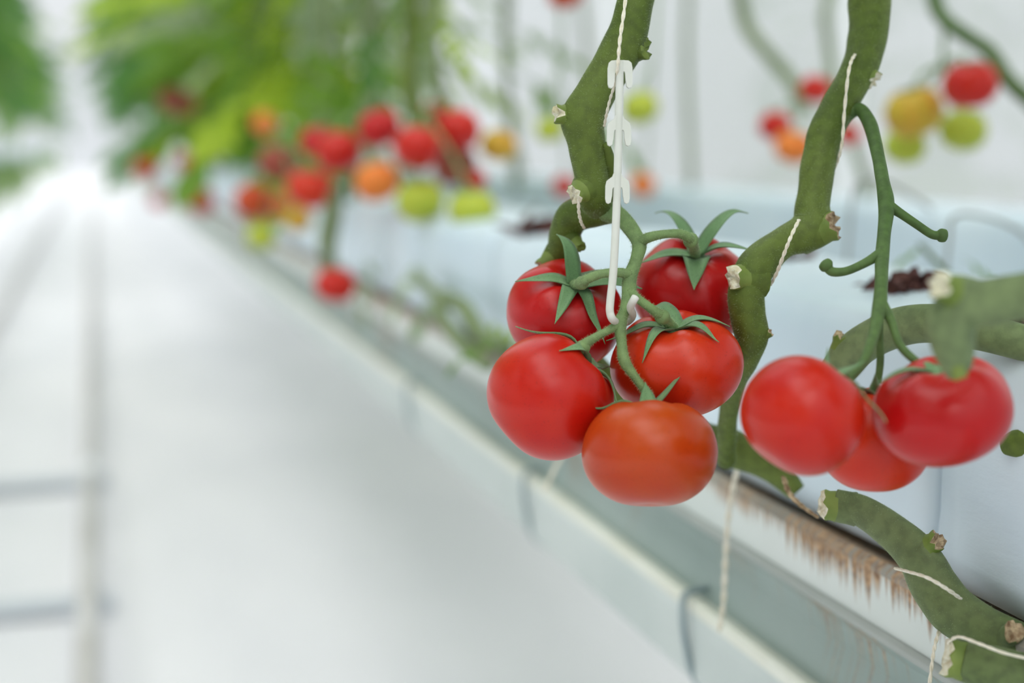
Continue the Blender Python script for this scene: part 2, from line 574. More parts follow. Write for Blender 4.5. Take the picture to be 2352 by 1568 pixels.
def make_gutter(x, sgn, y0, y1, label, rust=True):
    """sgn = -1: its face looks towards -X"""
    t = empty('steel_gutter', (x, 0, 0))
    q = lambda dx, z: (x - sgn * dx, z)
    rim = M['rust_lip'] if rust else M['steel_ridge']
    part('rim', strip([q(0.055, Z_gap - 0.004), q(0.020, Z_gap - 0.004), q(0.012, Z_gap - 0.001), q(0.002, Z_lip + 0.007), q(-0.003, Z_lip + 0.003), q(-0.003, Z_lip)], y0, y1), rim, t, smooth=False)
    part('upper_face', strip([q(-0.003, Z_lip), q(-0.001, Z_r0)], y0, y1), M['rust_face'] if rust else M['steel_light'], t, smooth=False)
    zc = (Z_r0 + Z_r1) / 2; rr = (Z_r0 - Z_r1) / 2
    part('ridge', strip([q(-0.001 - rr * 1.15 * math.sin(a), zc + rr * math.cos(a)) for a in [math.pi * k / 8 for k in range(9)]], y0, y1), M['steel_ridge'], t)
    part('recess_face', strip([q(-0.001, Z_r1), q(0.010, Z_r1 - 0.012), q(0.014, (Z_r1 + Z_cream) / 2), q(0.006, Z_cream - 0.003)], y0, y1), M['rust_low_shaded'] if rust else M['steel_light'], t, smooth=False)
    part('lower_lip', strip([q(0.006, Z_cream - 0.003), q(-0.006, Z_cream + 0.0005), q(-0.009, Z_cream - 0.002), q(-0.009, Z_cream - 0.010)], y0, y1), M['steel_cream'], t, smooth=False)
    part('lower_face', strip([q(-0.009, Z_cream - 0.010), q(-0.010, Z_cream - 0.02), q(-0.008, Z_bot + 0.006), q(-0.004, Z_bot), q(0.006, Z_bot - 0.006)], y0, y1), M['steel_light'], t, smooth=False)
    part('underside', strip([q(0.006, Z_bot - 0.006), q(0.26, Z_bot - 0.006), q(0.27, Z_gap - 0.004), q(0.055, Z_gap - 0.004)], y0, y1), M['steel_light'], t, smooth=False)
    for y in [y0 + 0.1] + [22 + 12 * k for k in range(3)]:
        part('stand', join(box(x - sgn * 0.13 - 0.02, x - sgn * 0.13 + 0.02, y - 0.02, y + 0.02, 0, Z_bot - 0.006),
                           box(x - sgn * 0.13 - 0.05, x - sgn * 0.13 + 0.05, y - 0.05, y + 0.05, 0, 0.01)), M['steel_light'], t, smooth=False)
    tag(t, label, 'gutter')
    return t
make_gutter(GX, -1, Y0, Y1, 'long pale steel growing gutter with rust streaks beneath the main tomato cluster')
make_gutter(-1.08, 1, -4, Y1, 'distant steel growing gutter on the left side of the aisle', False)
make_gutter(1.32, -1, 0.5, Y1, 'pale steel growing gutter of the row behind, mostly hidden', False)

# white grow bags lying end to end in the gutters
BAG_L, BAG_W = 1.0, 0.215
BAG_TOP = zat(2352, 800, GX + 0.012)
BAG_H = BAG_TOP - Z_gap
def bag_mesh(seed):
    nx, ny, nz = 8, 36, 6
    bm = bmesh.new()
    bmesh.ops.create_cube(bm, size=1)
    bmesh.ops.subdivide_edges(bm, edges=[e for e in bm.edges if abs((e.verts[0].co - e.verts[1].co).y) > 0.5], cuts=ny, use_grid_fill=True)
    bmesh.ops.subdivide_edges(bm, edges=[e for e in bm.edges if abs((e.verts[0].co - e.verts[1].co).x) > 0.5], cuts=nx, use_grid_fill=True)
    bmesh.ops.subdivide_edges(bm, edges=[e for e in bm.edges if abs((e.verts[0].co - e.verts[1].co).z) > 0.5], cuts=nz, use_grid_fill=True)
    for v in bm.verts:
        x, y, z = v.co * 2
        def rd(a, b, k=18):
            s = (abs(a) ** k + abs(b) ** k) ** (1 / k)
            m = max(abs(a), abs(b))
            return m / s if s > 1e-6 else 1
        g = rd(x, z)
        ge = rd(y, max(abs(x), abs(z)), 90)
        x2, z2 = x * g * ge, z * g * ge
        bulge = 0.02 * (1 - y * y)
        p = Vector((x2 * (BAG_W / 2), y * ge * (BAG_L / 2 - 0.0015), z2 * BAG_H / 2))
        w = noise.noise(Vector((p.x * 22 + seed * 7, p.y * 9, p.z * 24))) * 0.0032 + noise.noise(Vector((p.x * 60, p.y * 30 + seed, p.z * 60))) * 0.0012
        if z > 0.9: w *= 1.8
        d = Vector((x, 0, z))
        d = d.normalized() if d.length > 0 else Vector((0, 0, 1))
        if z < -0.95: w = 0
        v.co = p + d * (w + bulge * 0.1)
    me = bpy.data.meshes.new('grow_bag')
    bm.to_mesh(me); bm.free()
    me.polygons.foreach_set('use_smooth', [True] * len(me.polygons))
    me.materials.append(M['bag'])
    return me
bag_meshes = [bag_mesh(s) for s in range(3)]
def place_bag(x, y, label, group, k):
    o = bpy.data.objects.new('grow_bag', bag_meshes[k % 3])
    COL.objects.link(o)
    o.location = (x, y, Z_gap + BAG_H / 2 + 0.001)
    tag(o, label, 'grow bag', group)
    return o
bx = GX + 0.012 + BAG_W / 2
ybag = PX(2140, 1150, GX + 0.012).y            # the joint that shows beside the red tomatoes
near = {-1: 'white film grow bag at the right picture edge behind the leaning green stems',
        0: 'white grow bag behind the five tomato cluster, beyond the bag joint'}
for k in range(-1, 40):
    y = ybag + 0.5 + k * BAG_L
    place_bag(bx, y, near.get(k, 'blurred white grow bag farther along the main gutter'), 'grow bags along the main gutter', k)
for k in range(0, 7):
    place_bag(1.32 + 0.012 + BAG_W / 2, 1.6 + k * BAG_L, 'blurred white grow bag in the row behind', 'grow bags of the row behind', k)
for k in range(14, 36):
    place_bag(-1.08 - 0.012 - BAG_W / 2, k * BAG_L, 'blurred white grow bag in the distant left row', 'grow bags of the left row', k)

# wire hangers clipped on the lower lip of the gutter
def hanger(px, label):
    c = PX(px, VPY + 0.765 * (px - VPX), GX - 0.022)
    y = c.y; z = Z_cream
    t = empty('wire_hanger', (GX - 0.03, y, Z_bot))
    x = GX - 0.014
    part('wire', tube([(Vector((GX + 0.012, y + 0.005, z + 0.006)), 0.0028), (Vector((GX - 0.008, y, z + 0.006)), 0.0028), (Vector((x - 0.001, y, z + 0.0)), 0.0028),
                       (Vector((x - 0.001, y - 0.003, z - 0.03)), 0.0028), (Vector((x + 0.008, y - 0.008, Z_bot + 0.004)), 0.0028), (Vector((x + 0.03, y - 0.012, Z_bot - 0.012)), 0.0028)], 10, 6), M['wire'], t)
    part('foot_loop', tube([(Vector((GX + 0.012, y + 0.005, z + 0.006)), 0.004), (Vector((GX + 0.018, y + 0.006, z + 0.0035)), 0.004), (Vector((GX + 0.022, y + 0.007, z - 0.001)), 0.003)], 10, 4), M['wire'], t)
    tag(t, label, 'wire hanger', 'wire hangers on the gutter')
hanger(1552, 'blue grey bent wire hanger on the gutter lip, the nearest one below the orange tomato')
hanger(1190, 'blurred bent wire hanger on the gutter lip below the left red tomato')
hanger(925, 'third blurred wire hanger along the gutter lip, farthest one to be seen')

# ------------------------------------------------------------------ tomatoes
def axis_quat(ax, spin=0.0):
    q = Vector((0, 0, 1)).rotation_difference(ax)
    return q @ Quaternion((0, 0, 1), spin)

def tomato_mesh(rx, rz, ribs, seed, mat, nseg=56, nring=34, dimple=0.30):
    rnd = random.Random(seed)
    ph = [rnd.uniform(0, 6.28) for _ in range(4)]
    V, F = [], []
    for i in range(nring + 1):
        a = math.pi * i / nring
        s, c = math.sin(a), math.cos(a)
        ss = abs(s) ** 0.93
        for k in range(nseg):
            t = 2 * math.pi * k / nseg
            up = max(0.0, (c + 0.25) / 1.25)
            lob = 1 + ribs * up ** 1.2 * (0.6 * math.cos(5 * t + ph[0]) + 0.5 * math.cos(3 * t + ph[1]) + 0.35 * math.cos(7 * t + ph[2])) + 0.012 * math.cos(2 * t + ph[3])
            r = ss * rx * lob
            q = r / rx
            z = c * rz * (1 - 0.06 * (c < 0) * abs(c))
            if c > 0:
                z -= dimple * rz * math.exp(-(q / 0.30) ** 2) + ribs * rz * 0.9 * math.exp(-((q - 0.45) / 0.25) ** 2) * (0.5 - 0.5 * math.cos(5 * t + ph[0]))
            else:
                z += 0.07 * rz * math.exp(-(q / 0.25) ** 2)
            V.append(Vector((r * math.cos(t), r * math.sin(t), z)))
    for i in range(nring):
        for k in range(nseg):
            a = i * nseg + k; b = i * nseg + (k + 1) % nseg
            F.append((a, a + nseg, b + nseg, b))
    me = bpy.data.meshes.new('tomato')
    me.from_pydata([tuple(v) for v in V], [], F)
    me.polygons.foreach_set('use_smooth', [True] * len(me.polygons))
    me.materials.append(mat)
    me.update()
    return me

def sepal_vf(pts, nrm, wid, thick=0.0007, curl=0.18, w0=0.9):
    """a pointed sepal: a thin lens-shaped ribbon along pts, facing nrm"""
    V, F = [], []
    n = len(pts)
    for i, p in enumerate(pts):
        t = i / (n - 1)
        tg = (pts[min(i + 1, n - 1)] - pts[max(i - 1, 0)]).normalized()
        nn = nrm[i]
        s = tg.cross(nn).normalized()
        u = s.cross(tg).normalized()
        w = wid * (w0 + (1 - w0) * min(t / 0.28, 1)) * max(0.03, (1 - max(0, (t - 0.22) / 0.78) ** 1.25))
        th = thick * (1 - 0.6 * t)
        for (a, b) in ((-1, 0), (-0.5, 1), (0, 1), (0.5, 1), (1, 0), (0.5, -1), (0, -1), (-0.5, -1)):
            V.append(p + s * (a * w / 2) + u * (b * th + curl * w * (abs(a) ** 2 - 0.4)))
    for i in range(n - 1):
        for k in range(8):
            a = i * 8 + k; b = i * 8 + (k + 1) % 8
            F.append((a, b, b + 8, a + 8))
    F.append(tuple(range(8))[::-1])
    F.append(tuple(range((n - 1) * 8, n * 8)))
    return V, F

GT = 'tomatoes of the sharp cluster'
def tomato(px, py, d, wpx, hpx, ax, mat, label, group, ribs=0.05, seed=1, sepals='auto', spin=0.0, nseg=56, dimple=0.30, sep_len=1.0):
    """ax in view axes: (right, up, towards the viewer)"""
    c = P(px, py, d)
    A = (CR * ax[0] + CU * ax[1] - CF * ax[2]).normalized()
    rx, rz = MM(wpx, d) / 2, MM(hpx, d) / 2
    me = tomato_mesh(rx, rz, ribs, seed, M[mat], nseg, max(18, nseg * 3 // 5), dimple)
    o = bpy.data.objects.new('tomato', me)
    COL.objects.link(o)
    q = axis_quat(A, spin)
    o.rotation_mode = 'QUATERNION'
    o.rotation_quaternion = q
    o.location = c
    tag(o, label, 'tomato', group)
    Mi = Matrix.Translation(c) @ q.to_matrix().to_4x4()
    inv = Mi.inverted()
    top = Mi @ Vector((0, 0, rz * (1 - dimple) + 0.0012))
    # calyx: a small disc that carries the sepals
    if sepals is not None:
        cal = tube([(Vector((0, 0, rz * (1 - dimple) - 0.001)), rx * 0.15), (Vector((0, 0, rz * (1 - dimple) + 0.0012)), rx * 0.19), (Vector((0, 0, rz * (1 - dimple) + 0.0028)), rx * 0.12)], 12, 2)
        co = mesh_obj('calyx', cal[0], cal[1], M['sepal'], o)
        lst = []
        if sepals == 'auto':
            rnd = random.Random(seed * 13)
            for k in range(5):
                an = 2 * math.pi * (k + rnd.uniform(-.2, .2)) / 5
                L = rx * rnd.uniform(0.75, 1.0) * sep_len
                lst.append((Vector((math.cos(an) * L, math.sin(an) * L, rz * rnd.uniform(0.7, 1.15))), rx * 0.26, 0.0))
        else:
            for s in sepals:
                if not s[2]:      # the tip lies on the skin: meet the view ray with a slightly larger body
                    ro = inv @ CAM; rd_ = (inv.to_3x3() @ ray(s[0], s[1]))
                    sc_ = Vector((1 / (rx * 1.05), 1 / (rx * 1.05), 1 / (rz * 1.05)))
                    a_ = Vector([rd_[k] * sc_[k] for k in range(3)]); b_ = Vector([ro[k] * sc_[k] for k in range(3)])
                    qa, qb, qc = a_.dot(a_), 2 * a_.dot(b_), b_.dot(b_) - 1
                    disc = qb * qb - 4 * qa * qc
                    s = (s[0], s[1], (-qb - math.sqrt(disc)) / (2 * qa) if disc > 0 else d) + tuple(s[3:])
                lst.append((inv @ P(s[0], s[1], s[2]), MM(s[3] * 1.35, s[2]), s[4] if len(s) > 4 else 0.0))
        B = Vector((0, 0, rz * (1 - dimple) + 0.0015))
        for tip, wid, arch in lst:
            pts, nr = [], []
            N = 16
            for i in range(N + 1):
                t = i / N
                p = B.lerp(tip, t) + Vector((0, 0, 1)) * (arch * math.sin(math.pi * t))
                for _ in range(2):
                    qn = math.hypot(p.x, p.y) / rx
                    # height of the skin below this point
                    if qn < 0.995 and p.z > -0.2 * rz:
                        cc = math.sqrt(max(0, 1 - qn ** (2 / 0.93)))
                        zs = cc * rz - dimple * rz * math.exp(-(qn / 0.30) ** 2)
                        if p.z < zs + 0.0016:
                            p = Vector((p.x, p.y, zs + 0.0016))
                    e = math.sqrt((p.x / rx) ** 2 + (p.y / rx) ** 2 + (p.z / rz) ** 2)
                    if qn > 0.8 and e < 1.05:
                        p = p * (1.05 / e)
                pts.append(p)
                g = Vector((p.x / rx ** 2, p.y / rx ** 2, p.z / rz ** 2)).normalized()
                nr.append((g * 0.6 + Vector((0, 0, 0.4))).normalized())
            # smooth the path
            for _ in range(3):
                pts = [pts[0]] + [(pts[i - 1] + pts[i] * 2 + pts[i + 1]) / 4 for i in range(1, N)] + [pts[-1]]
            pts = [p + g * (0.0006 * math.sin(9 * i / N + tip.x * 900) * (i / N)) for i, (p, g) in enumerate(zip(pts, nr))]
            sv = sepal_vf(pts, nr, wid)
            mesh_obj('sepal', sv[0], sv[1], M['sepal'], co)
    return o, top

# the five tomatoes in focus
T1, T1c = tomato(1297, 722, 0.855, 272, 236, (0.18, 0.70, 0.60), 'crimson',
    'crimson tomato at the upper left of the sharp cluster, sepals spread like a star', GT, 0.07, 3,
    [(1278, 540, 0.842, 34, 0.010), (1184, 648, 0.825, 30, 0.004), (1274, 744, 0.808, 32, 0.002), (1390, 790, 0.812, 26, 0.002), (1474, 664, 0.826, 58, 0.005)], 0.3)
T2, T2c = tomato(1590, 668, 0.885, 280, 242, (0.02, 0.80, 0.50), 'crimson',
    'crimson tomato at the upper right of the sharp cluster, half behind the bent vine stem', GT, 0.07, 8,
    [(1504, 490, 0.905, 26, 0.012), (1720, 488, 0.880, 30, 0.012), (1726, 577, 0.850, 28, 0.006), (1594, 664, 0.838, 52, 0.002), (1468, 604, 0.850, 34, 0.004)], 1.0)
T3, T3c = tomato(1262, 912, 0.800, 296, 290, (0.70, 0.62, 0.04), 'red',
    'bright red tomato at the left of the sharp cluster, its smooth side turned forward', GT, 0.035, 5,
    [(1184, 748, 0.822, 22, 0.004), (1284, 806, 0, 34, 0.000), (1417, 930, 0.785, 28, 0.003), (1400, 842, 0.835, 26, 0.0)], 0.5)
T4, T4c = tomato(1553, 838, 0.822, 306, 240, (-0.10, 0.86, 0.34), 'orange_red',
    'ribbed orange red tomato at the right of the sharp cluster, above the orange one', GT, 0.065, 11,
    [(1392, 782, 0.808, 28, 0.003), (1474, 832, 0.790, 30, 0.002), (1652, 784, 0.793, 30, 0.003), (1676, 752, 0.812, 28, 0.003), (1492, 712, 0.838, 44, 0.008)], 0.2)
T5, T5c = tomato(1491, 1042, 0.765, 308, 262, (0.02, 0.95, -0.20), 'orange',
    'orange tomato hanging lowest in the sharp cluster', GT, 0.035, 21,
    [(1482, 876, 0.785, 32, 0.0), (1576, 848, 0.790, 24, 0.0), (1346, 936, 0.775, 26, 0.0), (1440, 930, 0.80, 24, 0.0)], 0.9)

# the three tomatoes of the softer cluster at the right
GR = 'tomatoes of the soft cluster at the right'
R1, R1c = tomato(1842, 955, 0.690, 288, 278, (0.55, 0.74, -0.10), 'red', 'soft-focus round red tomato right of the sharp cluster, left one of three', GR, 0.02, 31,
    [(1985, 830, 0.70, 26, 0.0), (2035, 970, 0.668, 20, 0.004), (1900, 800, 0.71, 22, 0.0)], 0)
R2, R2c = tomato(2164, 944, 0.700, 318, 256, (-0.22, 0.90, 0.20), 'crimson', 'wide dark red tomato under the big green elbow stem at the right', GR, 0.07, 34,
    [(2010, 880, 0.69, 26, 0.003), (2120, 830, 0.70, 30, 0.0)], 0.6)
R3, R3c = tomato(2008, 1008, 0.755, 262, 258, (0.0, 0.9, 0.1), 'orange_red', 'orange red tomato tucked behind the two soft-focus red ones', GR, 0.03, 36,
    [(2010, 860, 0.74, 24, 0.0), (1960, 880, 0.73, 20, 0.0)], 0.2)

# ------------------------------------------------------------------ vine of the sharp cluster
def stub(name, parent, base, tip, r0, r1, green, cut, seed=0, jag=0.25, stemmat='stem'):
    """a cut leaf stalk: a short flaring stub with a ragged pale end"""
    rnd = random.Random(seed)
    ax = (tip - base)
    L = ax.length
    ax.normalize()
    x = ax.orthogonal().normalized(); y = ax.cross(x)
    S = 16
    V, F, fm = [], [], []
    prof = [(-0.35, r0 * 1.05), (0.0, r0 * 0.98), (0.25, r0 * 0.72 + r1 * 0.28), (0.5, r0 * 0.35 + r1 * 0.65), (0.75, r1 * 0.98), (0.95, r1 * 1.05), (1.0, r1)]
    jg = [rnd.uniform(-jag, jag) * r1 for _ in range(S)]
    for i, (t, r) in enumerate(prof):
        for k in range(S):
            a = 2 * math.pi * k / S
            off = jg[k] * max(t, 0) ** 3
            V.append(base + ax * (t * L + off) + (x * math.cos(a) + y * math.sin(a) * 0.85) * r)
    for i in range(len(prof) - 1):
        for k in range(S):
            a = i * S + k; b = i * S + (k + 1) % S
            F.append((a, b, b + S, a + S)); fm.append(0 if prof[i][0] > 0.4 else 2)
    k0 = len(V); m = (len(prof) - 1) * S
    for k in range(S):
        a = 2 * math.pi * k / S
        V.append(base + ax * (L * 0.97 + rnd.uniform(-jag, jag) * r1 * 0.8) + (x * math.cos(a) + y * math.sin(a) * 0.85) * r1 * 0.5)
    V.append(base + ax * (L * 0.88)); c = len(V) - 1
    for k in range(S):
        F.append((m + k, m + (k + 1) % S, k0 + (k + 1) % S, k0 + k)); fm.append(1)
        F.append((k0 + k, k0 + (k + 1) % S, c)); fm.append(1)
    return part(name, (V, F), [M[green], M[cut], M[stemmat]], parent, True, fm)

vine = empty('tomato_vine', PX(1440, 1100, GX + 0.06))
st = pp([(1478, -60, 86, .835), (1462, 0, 84, .832), (1437, 90, 98, .83), (1408, 150, 92, .828), (1368, 215, 92, .826), (1338, 272, 104, .824), (1346, 330, 88, .824), (1358, 395, 82, .826), (1362, 440, 88, .83),
         (1376, 474, 66, .845)])
sv = tube(st, 22, 7, 0.10, 55, 0.03)
ms = part('main_stem', sv, M['stem'], vine)
hairs('stem_hair', sv, ms, 5000, 0.0016, M['hair'], 3)
st2 = pp([(1410, 482, 60, .842), (1370, 484, 70, .850), (1320, 496, 76, .86), (1296, 540, 72, .868), (1284, 590, 60, .875), (1262, 650, 56, .89), (1300, 760, 56, .92), (1450, 920, 58, .95),
          (1600, 1000, 74, .955), (1690, 1030, 82, .95), (1780, 1078, 66, .945), (1830, 1130, 44, .94)])
sv2 = tube(st2, 18, 7, 0.10, 50, 0.03, seed=2)
ms2 = part('layered_stem', sv2, M['stem'], vine)
hairs('stem_hair', sv2, ms2, 2500, 0.0015, M['hair'], 4)
rib = tube(pp([(1392, 330, 16, .818), (1398, 380, 40, .828), (1400, 430, 50, .838), (1392, 470, 44, .845)]), 12, 5, 0.06)
part('stem_fold', rib, M['stem'], vine)
stub('leaf_scar', ms, P(1325, 268, .824), P(1279, 262, .818), MM(46, .82), MM(24, .82), 'stub_green', 'cut', 2, 0.5)
stub('leaf_scar', ms, P(1440, 118, .832), P(1482, 112, .826), MM(40, .82), MM(28, .82), 'stem', 'stub_green', 5, 0.3)
stub('leaf_scar', ms, P(1350, 430, .825), P(1317, 448, .818), MM(42, .82), MM(24, .82), 'stub_green', 'cut', 7, 0.35)
stub('leaf_scar', ms2, P(1285, 575, .874), P(1240, 612, .868), MM(34, .87), MM(16, .87), 'stub_green', 'cut_brown', 9, 0.3)
stub('leaf_scar', ms2, P(1310, 545, .862), P(1335, 568, .852), MM(26, .86), MM(13, .86), 'stub_green', 'stub_green', 10, 0.3)

# truss stalk with its pedicels
ts = pp([(1392, 484, 52, .842), (1425, 498, 40, .836), (1452, 530, 36, .828), (1468, 562, 34, .822), (1460, 600, 28, .818), (1446, 640, 32, .812), (1444, 680, 34, .806), (1434, 715, 24, .800), (1424, 745, 30, .796), (1428, 790, 22, .793), (1434, 828, 26, .790), (1456, 862, 20, .788), (1478, 892, 20, .787), (1489, 908, 22, .785), T5c and (1490, 922, 18, .784)])
tv = tube(ts, 16, 7, 0.08, 70, 0.02, seed=1)
tr = part('truss_stalk', tv, M['truss'], vine)
hairs('stalk_hair', tv, tr, 4000, 0.0016, M['hair'], 5)
def pedicel(parent, pts, end, mat='truss', hn=1200, wk=1.45, knuckle=True):
    q = pp(pts)
    r = q[-1][1]
    q.append((end, r * 1.15))
    v = tube(q, 14, 6, 0.06, 80)
    o = part('pedicel', v, M[mat], parent)
    if knuckle:
        i = len(q) - 2
        a, b = q[i][0], q[i - 1][0]
        ax = (a - b).normalized()
        kn = tube([(a - ax * r * 1.2, r * 1.0), (a - ax * r * 0.35, r * wk), (a + ax * r * 0.35, r * wk * 0.97), (a + ax * r * 1.1, r * 1.0)], 14, 3, 0.08, 90)
        part('knuckle', kn, M[mat], parent)
    if hn:
        hairs('pedicel_hair', v, parent, hn, 0.0014, M['hair'], len(q) + hn)
pedicel(tr, [(1466, 558, 26, .822), (1490, 545, 24, .818), (1530, 537, 20, .815), (1565, 538, 22, .818), (1587, 552, 24, .826)], T2c)
pedicel(tr, [(1444, 632, 24, .811), (1425, 626, 22, .808), (1385, 628, 20, .808), (1350, 640, 22, .812), (1336, 650, 22, .815)], T1c)
pedicel(tr, [(1446, 672, 26, .806), (1468, 688, 20, .800), (1500, 712, 22, .797), (1522, 728, 24, .800)], T4c)
pedicel(tr, [(1426, 742, 24, .796), (1398, 758, 18, .792), (1362, 778, 20, .790), (1338, 798, 24, .790)], T3c)

# plastic truss hook with its barbs
hk = empty('truss_hook', P(1404, 738, .785))
D = .786
shaft_px = [(1424, 142, D), (1421, 300, D), (1416, 480, D), (1409, 620, D), (1402, 690, D), (1401, 716, D), (1408, 734, D + .002), (1424, 742, D + .022), (1442, 738, D + .030), (1453, 724, D + .020), (1448, 706, D + .006), (1455, 690, D - .001), (1460, 682, D - .001)]
shv = tube([(P(x, y, z), MM(9.5, .79)) for x, y, z in shaft_px], 14, 7, flat=0.95)
# barbs share one outline
half = [(9, 0), (12, 8), (19, 13), (25, 18), (27.5, 28), (28, 58), (26, 67), (21, 70), (15.5, 67), (12.5, 52), (11.5, 38), (10, 33)]
def barb(cx, cy, top_flat):
    hf = [(9, 0), (20, 1), (26, 6), (28.5, 18), (28.5, 54), (26, 62), (20, 64), (15, 60), (12.5, 46), (11.5, 30), (10, 26)] if top_flat else half
    out = [(x, y) for x, y in hf] + [(-x, y) for x, y in hf[::-1]]
    dd = D
    th = 0.0013
    V = [P(cx + x, cy + y, dd) - CF * th for x, y in out] + [P(cx + x, cy + y, dd) + CF * th for x, y in out]
    k = len(out)
    bm = bmesh.new()
    vs_ = [bm.verts.new(v) for v in V]
    bm.faces.new(vs_[:k]); bm.faces.new(vs_[k:][::-1])
    for i in range(k):
        j = (i + 1) % k
        bm.faces.new((vs_[j], vs_[i], vs_[i + k], vs_[j + k]))
    bmesh.ops.bevel(bm, geom=[e for e in bm.edges if len(e.link_faces) == 2 and e.calc_face_angle(0) > 1.2], offset=0.00035, segments=2, affect='EDGES')
    bmesh.ops.triangulate(bm, faces=[f for f in bm.faces if len(f.verts) > 4])
    bm.verts.index_update()
    V = [v.co.copy() for v in bm.verts]; F = [tuple(v.index for v in f.verts) for f in bm.faces]
    bm.free()
    part('barb', (V, F), M['plastic'], hk, smooth=False)
part('shaft', shv, M['plastic'], hk)
barb(1424, 139, True); barb(1421.5, 266, False); barb(1418, 398, False)
tag(hk, 'white plastic barbed hook holding up the sharp tomato cluster', 'truss hook')
tag(vine, 'fuzzy green vine with a kinked stem carrying the sharp cluster of five tomatoes', 'vine')

def string(name, pts, label, w=9, mat='twine', cat='string', group=None):
    q = pp(pts)
    dense = catmull(q, 14)
    V, F = [], []
    vfs = []
    for s in (0, math.pi):
        tw = []
        for i, (p, r) in enumerate(dense):
            a = i * 0.55 + s
            tw.append((p + CR * (math.cos(a) * r * 0.45) + CF * (math.sin(a) * r * 0.45), r * 0.62))
        vfs.append(tube(tw, 7, 1))
    e = empty(name, q[-1][0])
    for v in vfs:
        part('strand', v, M[mat], e)
    tag(e, label, cat, group)
    return e
string('twine', [(1442, -50, 9, .806), (1434, 20, 9, .795), (1424, 90, 9, .784), (1419, 150, 8, .782), (1413, 190, 7, .790), (1402, 225, 7, .800), (1393, 262, 7, .806), (1388, 290, 7, .814)], 'beige twine coming down the left vine to the top of the white hook')
string('twine', [(1330, 448, 8, .815), (1329, 480, 8, .822), (1334, 508, 8, .830), (1342, 524, 7, .838)], 'short pale thread dangling below the pale leaf scar of the left vine')

# ------------------------------------------------------------------ the vine to the right of it
vine2 = empty('tomato_vine', PX(1730, 1100, GX + 0.05))
s3 = tube(pp([(2004, -70, 96, .90), (1997, 0, 92, .895), (1992, 90, 86, .885), (1972, 165, 80, .875), (1925, 245, 78, .868), (1893, 320, 80, .862), (1876, 400, 76, .856), (1866, 470, 78, .85), (1862, 525, 92, .845), (1800, 558, 72, .84), (1746, 602, 88, .835), (1716, 660, 84, .832), (1716, 720, 82, .834), (1726, 775, 76, .838), (1708, 830, 60, .85), (1690, 880, 46, .87), (1672, 960, 44, .90), (1668, 1060, 44, .93)]), 22, 8, 0.10, 55, 0.03, seed=4)
m3 = part('main_stem', s3, M['stem'], vine2)
hairs('stem_hair', s3, m3, 7000, 0.0017, M['hair'], 8)
stub('leaf_scar', m3, P(1862, 535, .845), P(1918, 518, .838), MM(46, .84), MM(36, .84), 'stub_green', 'cut_brown', 12, 0.35)
stub('leaf_scar', m3, P(1725, 640, .832), P(1684, 636, .824), MM(48, .83), MM(30, .83), 'stub_green', 'cut', 13, 0.4)
stub('leaf_scar', m3, P(1728, 790, .838), P(1770, 762, .832), MM(30, .83), MM(11, .83), 'stem', 'cut_brown', 14, 0.3)
stub('leaf_scar', m3, P(1972, 160, .875), P(2008, 185, .87), MM(40, .87), MM(22, .87), 'stub_green', 'cut', 15, 0.35)
tr2p = pp([(1925, 290, 40, .868), (1948, 262, 34, .866), (1975, 252, 30, .862), (1998, 285, 32, .85), (2015, 350, 30, .83), (2028, 420, 32, .81), (2036, 475, 38, .80), (2030, 540, 30, .785), (2026, 595, 32, .775), (2024, 650, 30, .76), (2020, 705, 34, .75), (2006, 770, 26, .735), (1986, 825, 24, .72), (1950, 870, 20, .71)])
tr2v = tube(tr2p, 16, 7, 0.07, 70, seed=3)
tr2 = part('truss_stalk', tr2v, M['truss_dark'], vine2)
def knobbed(parent, pts):
    q = pp(pts)
    v = tube(q, 12, 6, 0.05)
    part('pedicel', v, M['truss_dark'], parent)
    p, r = q[-1]
    ax = (q[-1][0] - q[-2][0]).normalized()
    part('knuckle', tube([(p - ax * r * 0.8, r * 0.8), (p, r * 1.5), (p + ax * r * 1.1, r * 1.35), (p + ax * r * 1.5, r * 0.5)], 12, 3, 0.1), M['truss_dark'], parent)
knobbed(tr2, [(2036, 470, 30, .80), (2065, 488, 22, .798), (2105, 515, 20, .796), (2140, 538, 20, .795), (2160, 540, 22, .795)])
knobbed(tr2, [(2026, 580, 28, .777), (1990, 602, 22, .775), (1945, 622, 20, .775), (1912, 624, 22, .775), (1900, 612, 22, .775)])
for pts in ([(2022, 690, 28, .752), (2046, 735, 22, .745), (2066, 790, 20, .735), (2100, 826, 20, .72), (2140, 850, 18, .705)],
            [(2018, 700, 24, .752), (2020, 770, 18, .755), (2022, 830, 18, .755), (2016, 880, 16, .755)]):
    part('pedicel', tube(pp(pts), 12, 6, 0.05), M['truss_dark'], tr2)
tag(vine2, 'bent green vine with a bare knobbed fruit stalk, right of the sharp cluster', 'vine')
string('twine', [(1975, 120, 6, .90), (1962, 128, 8, .865), (1950, 160, 8, .846), (1940, 250, 8, .848), (1934, 330, 8, .850), (1922, 375, 7, .858), (1908, 400, 6, .87)], 'beige twine wound down the upper stem of the right vine')
string('twine', [(1835, 505, 9, .826), (1818, 540, 9, .812), (1802, 580, 9, .812), (1786, 622, 9, .82), (1770, 655, 7, .834)], 'beige twine crossing the lower elbow of the right vine')

